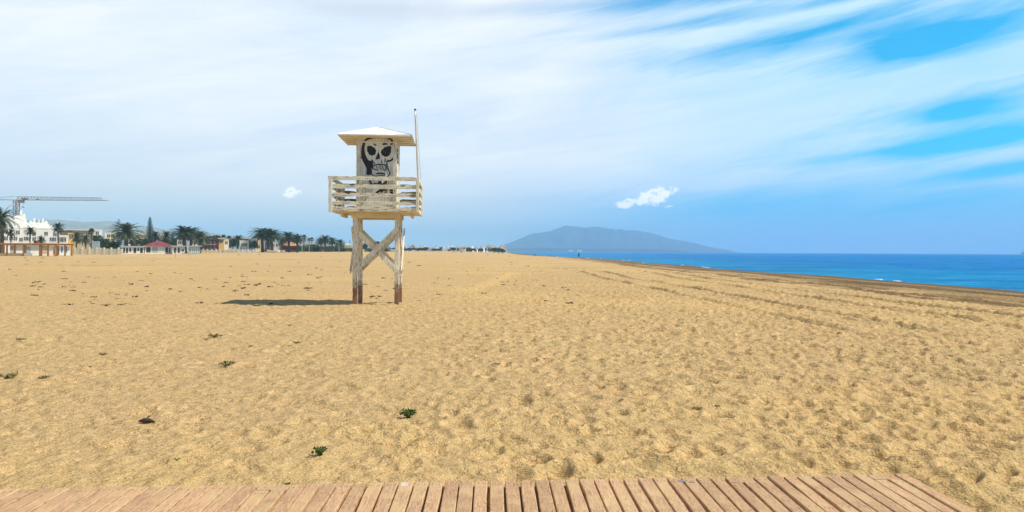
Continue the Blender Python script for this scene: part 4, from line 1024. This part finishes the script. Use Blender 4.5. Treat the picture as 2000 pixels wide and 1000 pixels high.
# red roofed beach restaurant and its neighbours
house('beach_restaurant', 283, 336, 480.5, 232, 12, WHT, 'white beach restaurant under a wide dark red hip roof', cat='restaurant', roof='hip', rm=RED, roof_y=471, doors=[(286, 294, 483, 493, DRK), (297, 308, 482.5, 493, GRY), (311, 317, 486, 492.5, WHT), (323, 328, 483, 493, DRK), (330.5, 332.5, 484, 493, DRK)])
house('beach_hut', 240, 281, 482, 228, 6, WHT, 'white beach hut with dark openings left of the red roofed restaurant', cat='hut', roof='slab', rm=GRY, doors=[(241, 244, 483.5, 494, DRK), (246.5, 250, 484, 494, DRK), (253, 256, 484, 492, DRK), (261, 266, 484, 494, DRK), (268.5, 271.5, 484, 490, DRK), (274, 279, 484, 494, DRK)])
house('white_booth', 337, 361, 481.5, 228, 6, WHT, 'white booth with dark doorways right of the red roofed restaurant', cat='booth', roof='slab', rm=GRY, doors=[(340, 344, 483.5, 494, DRK), (347.5, 351, 483.5, 494, DRK), (356, 359, 487, 491, DRK)])
house('container', 369, 391, 481.5, 226, 2.6, GRY, 'pale grey corrugated container with white stripes', cat='container', roof='slab', rm=GRY, doors=[(373, 374.4, 483, 494, WHT), (377, 378.4, 483, 494, WHT), (381, 382.4, 483, 494, WHT), (385, 386.4, 483, 494, WHT)])
def lwall(px0, px1, ytop, Y, m__, label, piers=0):
    x0, x1, z0, z1 = span(px0, px1, ytop, Y); r_ = empty('garden_wall', ((x0 + x1) / 2, Y, z0)); hw = (x1 - x0) / 2; mb = MB(); mb.box(-hw, hw, 0, .25, -.3, z1 - z0); mb.build('wall', m__, r_)
    for i in range(piers): xx = -hw + 2 * hw * (i + .5) / piers; mb = MB(); mb.box(xx - .2, xx + .2, -.08, .33, -.3, z1 - z0 + .35); mb.build('pier', m__, r_)
    tag(r_, label, 'wall', 'low white walls at the back of the sand')
lwall(138, 238, 485.5, 205, CRM, 'long cream garden wall right of the white hut', 7)
lwall(392, 468, 488.0, 290, CRM, 'long cream garden wall before the brick building', 9)
lwall(468, 500, 488.0, 300, WHT, 'white garden wall before the white cube house', 3)
mb = MB(); x0, x1, z0, z1 = span(180, 195, 471, 232); r_ = empty('billboard', ((x0 + x1) / 2, 232, z0)); hw = (x1 - x0) / 2
mb.box(-hw, hw, -.05, .05, 1.4, z1 - z0); mb.build('panel', SKB, r_)
for s_ in (-1, 1): mb = MB(); mb.box(s_ * hw * .8 - .08, s_ * hw * .8 + .08, .055, .2, -.3, z1 - z0 - .2); mb.build('post', CRS, r_)
tag(r_, 'pale blue and white panel under the round dark tree', 'sign')
def post(px, ytop, ybot, label, rad=.06, m__=CRS, top=None, name='post'):
    b = G(px, ybot); Y = b.y; z0 = ground(b.x, Y); H = W(px, ytop, Y).z - z0; r_ = empty(name, (b.x, Y, z0)); mb = MB(); mb.tube([(0, 0, -.3), (0, 0, H)], rad, 8); mb.build('pole', m__, r_)
    if top: mb = MB(); mb.box(-top, top, -.04, .04, H + .003, H + top * .9); mb.build('plate', m__, r_)
    tag(r_, label, 'post', 'thin posts on the beach'); return r_
post(343, 488, 502, 'thin dark post in the sand before the red roofed restaurant', .05)
post(368.5, 485, 501, 'thin dark post in the sand before the container', .05)
post(421.5, 484, 495.5, 'dark post by the cream wall under the brick building', .12)
post(434, 489, 496, 'short dark post by the cream wall right of the brick building', .18)
# street lamps and poles behind the hedge
for px, yt, lb in ((231.5, 468, 'pale lamp pole left of the black and white beach hut'), (590, 472, 'pale lamp pole right of the orange roof'), (604, 477, 'pale lamp pole among low bushes'), (662, 474, 'pale lamp pole before the rightmost palm')):
    p = W(px, yt, 300); z0 = ground(p.x, 300); r_ = empty('street_lamp', (p.x, 300, z0)); H = p.z - z0; mb = MB(); mb.tube([(0, 0, -.2), (0, 0, H)], [.12, .07], 8); mb.build('pole', GRY, r_)
    mb = MB(); mb.box(-.5, .1, -.12, .12, H + .003, H + .12); mb.build('lamp_head', GRY, r_); tag(r_, lb, 'street lamp', 'street lamps behind the beach')
# tower crane
def crane():
    Y = 330; b = W(32, 470, Y); z0 = ground(b.x, Y); zt = W(32, 391, Y).z - z0; r_ = empty('tower_crane', (b.x, Y, z0)); s_ = .85
    mb = MB()
    for sx in (-1, 1):
        for sy in (-1, 1): mb.beam((sx * s_, sy * s_, 0), (sx * s_, sy * s_, zt), .22, .22)
    k = int(zt / 1.7)
    for i in range(k):
        a, c = zt * i / k, zt * (i + 1) / k; s2 = 1 if i % 2 else -1
        for sy in (-1, 1): mb.beam((-s2 * s_, sy * s_, a), (s2 * s_, sy * s_, c), .12, .12); mb.beam((-s_, sy * s_, c), (s_, sy * s_, c), .12, .12)
        for sx in (-1, 1): mb.beam((sx * s_, -s2 * s_, a), (sx * s_, s2 * s_, c), .12, .12)
    mb.build('mast', CRN, r_)
    tip = W(211, 396.5, Y).x - b.x; mb = MB(); zj = zt + .1; hj = 1.5
    mb.beam((0, 0, zj + hj), (tip * .92, 0, zj + hj * .75), .2, .2)
    for sy in (-.6, .6): mb.beam((0, sy, zj), (tip, sy, zj), .2, .2)
    n_ = 26
    for i in range(n_):
        a, c = tip * .94 * i / n_, tip * .94 * (i + 1) / n_
        for sy in (-.6, .6): mb.beam((a, sy, zj), ((a + c) / 2, 0, zj + hj * .9), .1, .1); mb.beam(((a + c) / 2, 0, zj + hj * .9), (c, sy, zj), .1, .1)
    mb.build('jib', CRS, r_)
    mb = MB()
    for sy in (-.6, .6): mb.beam((-.9, sy, zj), (-16, sy, zj + .1), .2, .2)
    mb.beam((-.9, 0, zj + 1.6), (-16, 0, zj + .3), .15, .15); mb.build('counter_jib', CRN, r_)
    mb = MB(); mb.box(-15.5, -12, -.8, .8, zj - 1.8, zj - .12); mb.build('counterweight', GRY, r_)
    mb = MB(); mb.box(1.2, 3.2, -.75, .75, zj - 1.3, zj - .12); mb.build('cab', CRS, r_)
    mb = MB(); mb.box(2.6, 5.0, -.5, .5, zj + .12, zj + 1.0); mb.box(9.0, 10, -.4, .4, zj - .1, zj + .6); mb.build('trolley', CRS, r_)
    mb = MB(); mb.tube([(3.0, 0, zj - 1.31), (3.0, 0, zj - 3.0)], .05, 5); mb.box(2.6, 3.4, -.2, .2, zj - 3.4, zj - 3.0); mb.build('hook', CRS, r_)
    tag(r_, 'tower crane with a long horizontal jib over the white terraced building', 'crane')
crane()
# boats lying on the sand
def boat(px, py, Y, L, label, flip=False):
    p = W(px, py, Y); z0 = ground(p.x, Y); r_ = empty('rowing_boat', (p.x, Y, z0), R(8)); mb = MB(); k = 12; vs = []; fs = []
    for i in range(k + 1):
        t = i / k; x = (t - .5) * L; wd = .85 * math.sin(math.pi * min(.15 + t * .85, 1)) ** .7 + .02; sh = .85 + .35 * (2 * t - 1) ** 2
        vs += [(x, -wd, sh), (x, -wd * .8, .3), (x, 0, .05), (x, wd * .8, .3), (x, wd, sh)]
    for i in range(k):
        for j in range(4): a = i * 5 + j; fs.append((a, a + 5, a + 6, a + 1))
    fs += [(0, 1, 2, 3, 4), tuple(k * 5 + j for j in (4, 3, 2, 1, 0))]
    mb.add(vs, fs); mb.build('hull', WHT, r_)
    mb = MB(); mb.box(-L * .1, L * .05, -.75, .75, .75, .8); mb.box(L * .2, L * .3, -.65, .65, .75, .8); mb.build('thwart', TAN, r_)
    tag(r_, label, 'boat', 'white boats drawn up on the sand')
boat(490, 490, 312, 4.6, 'white boat on the sand in front of the white cube house'); boat(534, 490, 308, 5.2, 'longest white boat on the sand under the triple palm cluster'); boat(549, 490, 314, 3.2, 'short white boat behind the bow of the longest one')
# white frame lookout far up the beach
def lookout():
    Y = 430; a, b = W(891, 483, Y), W(909, 483, Y); z0 = ground((a.x + b.x) / 2, Y); H = W(900, 481.5, Y).z - z0; hw = (b.x - a.x) / 2; r_ = empty('beach_shelter', ((a.x + b.x) / 2, Y, z0))
    for sx in (-1, 1):
        for y in (0, 3): mb = MB(); mb.box(sx * hw - .16, sx * hw + .16, y - .15, y + .15, -.3, H - .45); mb.build('post', WHT, r_)
    mb = MB(); mb.box(-hw - .3, hw + .3, -.4, 3.4, H - .447, H); mb.build('roof', WHT, r_)
    mb = MB(); mb.box(-.5, hw - .3, 1, 2.4, -.1, H * .55); mb.build('cupboard', WHT, r_)
    mb = MB(); mb.box(-hw - 4, -hw - .3, .2, 1.6, .05, .25); mb.build('platform', BRK, r_)
    tag(r_, 'white framed beach shelter far up the beach before the distant town', 'shelter')
lookout()
p = W(952, 494.5, 300); mb = MB(); mb.box(-.9, .9, -.5, .5, 0, .5); mb.box(-.5, .5, -.4, .4, .503, .75); o = mb.build('pedal_boat', WHT); o.location = (p.x, 300, ground(p.x, 300) + .0); tag(o, 'small white boat lying far up the beach near the water', 'boat')
# distant town on the curve of the bay
rs = random.Random(31); tp = []
for v in range(4):
    mb = MB(); w_ = rs.uniform(9, 15); h_ = rs.uniform(6, 10); mb.box(-w_ / 2, w_ / 2, 0, 10, -2, h_); mb.box(-w_ * .3, w_ * .2, 3, 8, h_ + .003, h_ + 2.6)
    for fl in range(int(h_ // 3)):
        for i in range(4): xx = -w_ / 2 + w_ * (i + .5) / 4; mb.box(xx - .6, xx + .6, -.05, .03, 1 + fl * 3, 2.5 + fl * 3, 1)
    tp.append(mb)
tms = [bm_('town_white', (.80, .80, .80)), bm_('town_cream', (.68, .58, .46)), bm_('town_grey', (.50, .50, .54)), bm_('town_ochre', (.58, .42, .30))]
tm = [tp[v].build('town_building', [tms[v], GLS]) for v in range(4)]
TL = ['white flat roofed building in the distant town along the bay', 'cream flat roofed building in the distant town along the bay', 'grey flat roofed building in the distant town along the bay', 'ochre flat roofed building in the distant town along the bay']
first = [True] * 4
for i in range(96):
    px = 770 + 218 * (i + rs.random()) / 96; Y = rs.choice([700, 850, 1000, 1150, 1300, 1450]) * rs.uniform(.95, 1.05)
    v = rs.choices([0, 1, 2, 3], [5, 2, 2, 1])[0]; o = tm[v] if first[v] else tm[v].copy()
    if not first[v]: COL.objects.link(o)
    first[v] = False; p = W(px, 488, Y); s_ = rs.uniform(.5, 1.0) * (Y / 1150) ; o.location = (p.x, Y, 1.0 + (Y - 700) * .003); o.scale = (s_ * .8, s_, s_ * rs.uniform(.6, 1.05)); o.rotation_euler = (0, 0, rs.uniform(-.3, .3))
    tag(o, TL[v], 'building', TL[v].replace(' building', ' buildings'))
for i in range(60):
    px = 765 + 220 * (i + rs.random()) / 60; Y = rs.choice([520, 560, 640, 760, 900]) ; top = rs.uniform(481.5, 486.5)
    plant('treeA' if i % 2 else 'treeB', px, top, Y, 'dark tree in front of the distant town along the bay', 'tree', 'trees in front of the distant town', wide=1.7)
# white harbour buildings on the low coast
for px, wpx, lb in ((1115, 8, 'small white building on the low far coast, left of the larger one'), (1133, 10, 'larger white building on the low far coast behind the standing person')):
    p = W(px, 489.5, 3900); hw = wpx / 2 / F * 3900; r_ = empty('harbour_building', (p.x, 3900, -1)); mb = MB(); mb.box(-hw, hw, 0, 30, 0, 9); mb.build('wall', WHT, r_); mb = MB(); mb.box(-hw * .9, hw * .7, 3, 26, 9.01, 11.5); mb.build('roof', WHT, r_); tag(r_, lb, 'building', 'white buildings on the low far coast')

# ------------------------------------------------------------------ ship at the right edge
def ship():
    Y = 3200; p = W(1999, 495, Y); r_ = empty('ship', (p.x + 6, Y, SEA)); hm = simple('ship_hull_blue', (.02, .06, .12), (.03, .08, .16), .2); mb = MB()
    k = 10; vs = []; fs = []; L = 34
    for i in range(k + 1):
        t = i / k; x = (t - .5) * L; wd = 4 * math.sin(math.pi * min(.2 + .8 * t, 1)) ** .6 if t > .5 else 4 * min(1, .15 + t * 2.2); sh = 5 + 3.5 * (2 * t - 1) ** 2 * (1 if t < .5 else .4)
        vs += [(x, -wd, sh), (x * .94, -wd * .7, -.5), (x * .94, wd * .7, -.5), (x, wd, sh)]
    for i in range(k):
        a = i * 4
        for j in range(4): fs.append((a + j, a + (j + 1) % 4, a + 4 + (j + 1) % 4, a + 4 + j))
    fs += [(0, 1, 2, 3), tuple(k * 4 + j for j in (3, 2, 1, 0))]
    mb.add(vs, fs); mb.build('hull', hm, r_)
    mb = MB(); mb.box(-6, 4, -2.6, 2.6, 5.2, 10); mb.box(-4, 1, -2, 2, 10.01, 13); mb.build('wheelhouse', hm, r_)
    mb = MB(); mb.tube([(-2, 0, 13), (-2, 0, 22)], [.5, .25], 8); mb.beam((-12, 0, 5), (-8, 0, 15), .7, .7); mb.beam((-2, 0, 19), (-13, 0, 11), .4, .4); mb.build('mast', hm, r_)
    tag(r_, 'dark fishing ship on the sea horizon cut by the right picture edge', 'ship')
ship()

# ------------------------------------------------------------------ person standing at the water's edge
def person():
    Y = 255; p = W(1130.5, 500, Y); z0 = ground(p.x, Y); r_ = empty('person', (p.x, Y, z0))
    def skin(name, verts, edges, rad, m__, parent):
        me = bpy.data.meshes.new(name); me.from_pydata(verts, edges, []); o = bpy.data.objects.new(name, me); COL.objects.link(o); o.parent = parent; me.materials.append(m__)
        o.modifiers.new('skin', 'SKIN')
        for i, r in enumerate(rad): me.skin_vertices[0].data[i].radius = (r, r)
        me.skin_vertices[0].data[0].use_root = True
        s_ = o.modifiers.new('sub', 'SUBSURF'); s_.levels = 1; s_.render_levels = 1; return o
    sk_ = simple('skin', (.42, .26, .17), (.38, .23, .15), 5); cl = simple('dark_clothes', (.025, .03, .05), (.04, .04, .06), 5)
    V = [(0, 0, .95), (0, 0, 1.15), (0, 0, 1.38), (0, 0, 1.5), (0, -.01, 1.58), (0, -.01, 1.70), (.09, 0, .9), (.11, -.01, .5), (.12, .02, .08), (.12, -.12, .03), (-.09, 0, .9), (-.11, -.02, .5), (-.13, .02, .08), (-.13, -.12, .03),
         (.18, 0, 1.4), (.25, .02, 1.15), (.22, -.06, .90), (.21, -.09, .80), (-.18, 0, 1.4), (-.25, .02, 1.15), (-.22, -.06, .90), (-.21, -.09, .80)]
    E = [(0, 1), (1, 2), (2, 3), (3, 4), (4, 5), (0, 6), (6, 7), (7, 8), (8, 9), (0, 10), (10, 11), (11, 12), (12, 13), (2, 14), (14, 15), (15, 16), (16, 17), (2, 18), (18, 19), (19, 20), (20, 21)]
    rd = [.13, .12, .13, .055, .085, .08, .085, .055, .04, .035, .085, .055, .04, .035, .06, .042, .03, .035, .06, .042, .03, .035]
    skin('body', V, E, rd, sk_, r_)
    skin('jacket', V[:3] + [V[14], V[15], V[16], V[18], V[19], V[20]], [(0, 1), (1, 2), (2, 3), (3, 4), (4, 5), (2, 6), (6, 7), (7, 8)], [.16, .15, .155, .08, .062, .05, .08, .062, .05], cl, r_)
    skin('trousers', [V[0], V[6], V[7], V[8], V[10], V[11], V[12]], [(0, 1), (1, 2), (2, 3), (0, 4), (4, 5), (5, 6)], [.15, .105, .075, .06, .105, .075, .06], cl, r_)
    mb = MB(); mb.tube([(0, .01, 1.62), (0, .01, 1.70), (0, .0, 1.78), (0, 0, 1.80)], [.105, .11, .07, .01], 10); mb.build('hair', simple('dark_hair', (.02, .015, .01)), r_, True)
    tag(r_, 'person in dark clothes standing at the water edge far up the beach', 'person')
person()
p = W(1046, 496.5, 330); r_ = empty('dark_shore_object', (p.x, 330, ground(p.x, 330))); mb = MB(); mb.tube([(0, 0, -.2), (0, 0, .3), (0, 0, .7), (0, 0, .85)], [.5, .55, .35, .1], 10); mb.build('float', CRS, r_, True)
mb = MB(); mb.tube([(0, 0, .85), (0, 0, 1.3)], .05, 6); mb.build('rod', CRS, r_); tag(r_, 'small dark low object at the far shoreline left of the person', 'buoy')  # unidentified dark object, modelled as a rounded body with a rod

# ------------------------------------------------------------------ haze
mb = MB(); mb.box(-3400, 15300, -15300, 9300, -5.0, 250)
hz = bpy.data.materials.new('air_haze'); hz.use_nodes = True; t = hz.node_tree; t.nodes.clear()
pv = t.nodes.new('ShaderNodeVolumePrincipled'); pv.inputs['Color'].default_value = (.42, .72, 1.0, 1); pv.inputs['Density'].default_value = 2.3e-4; pv.inputs['Anisotropy'].default_value = 0.0
oo = t.nodes.new('ShaderNodeOutputMaterial'); t.links.new(pv.outputs[0], oo.inputs['Volume'])
o = mb.build('haze', hz); tag(o, 'thin blue haze in the air over beach and sea', 'haze', kind='stuff')
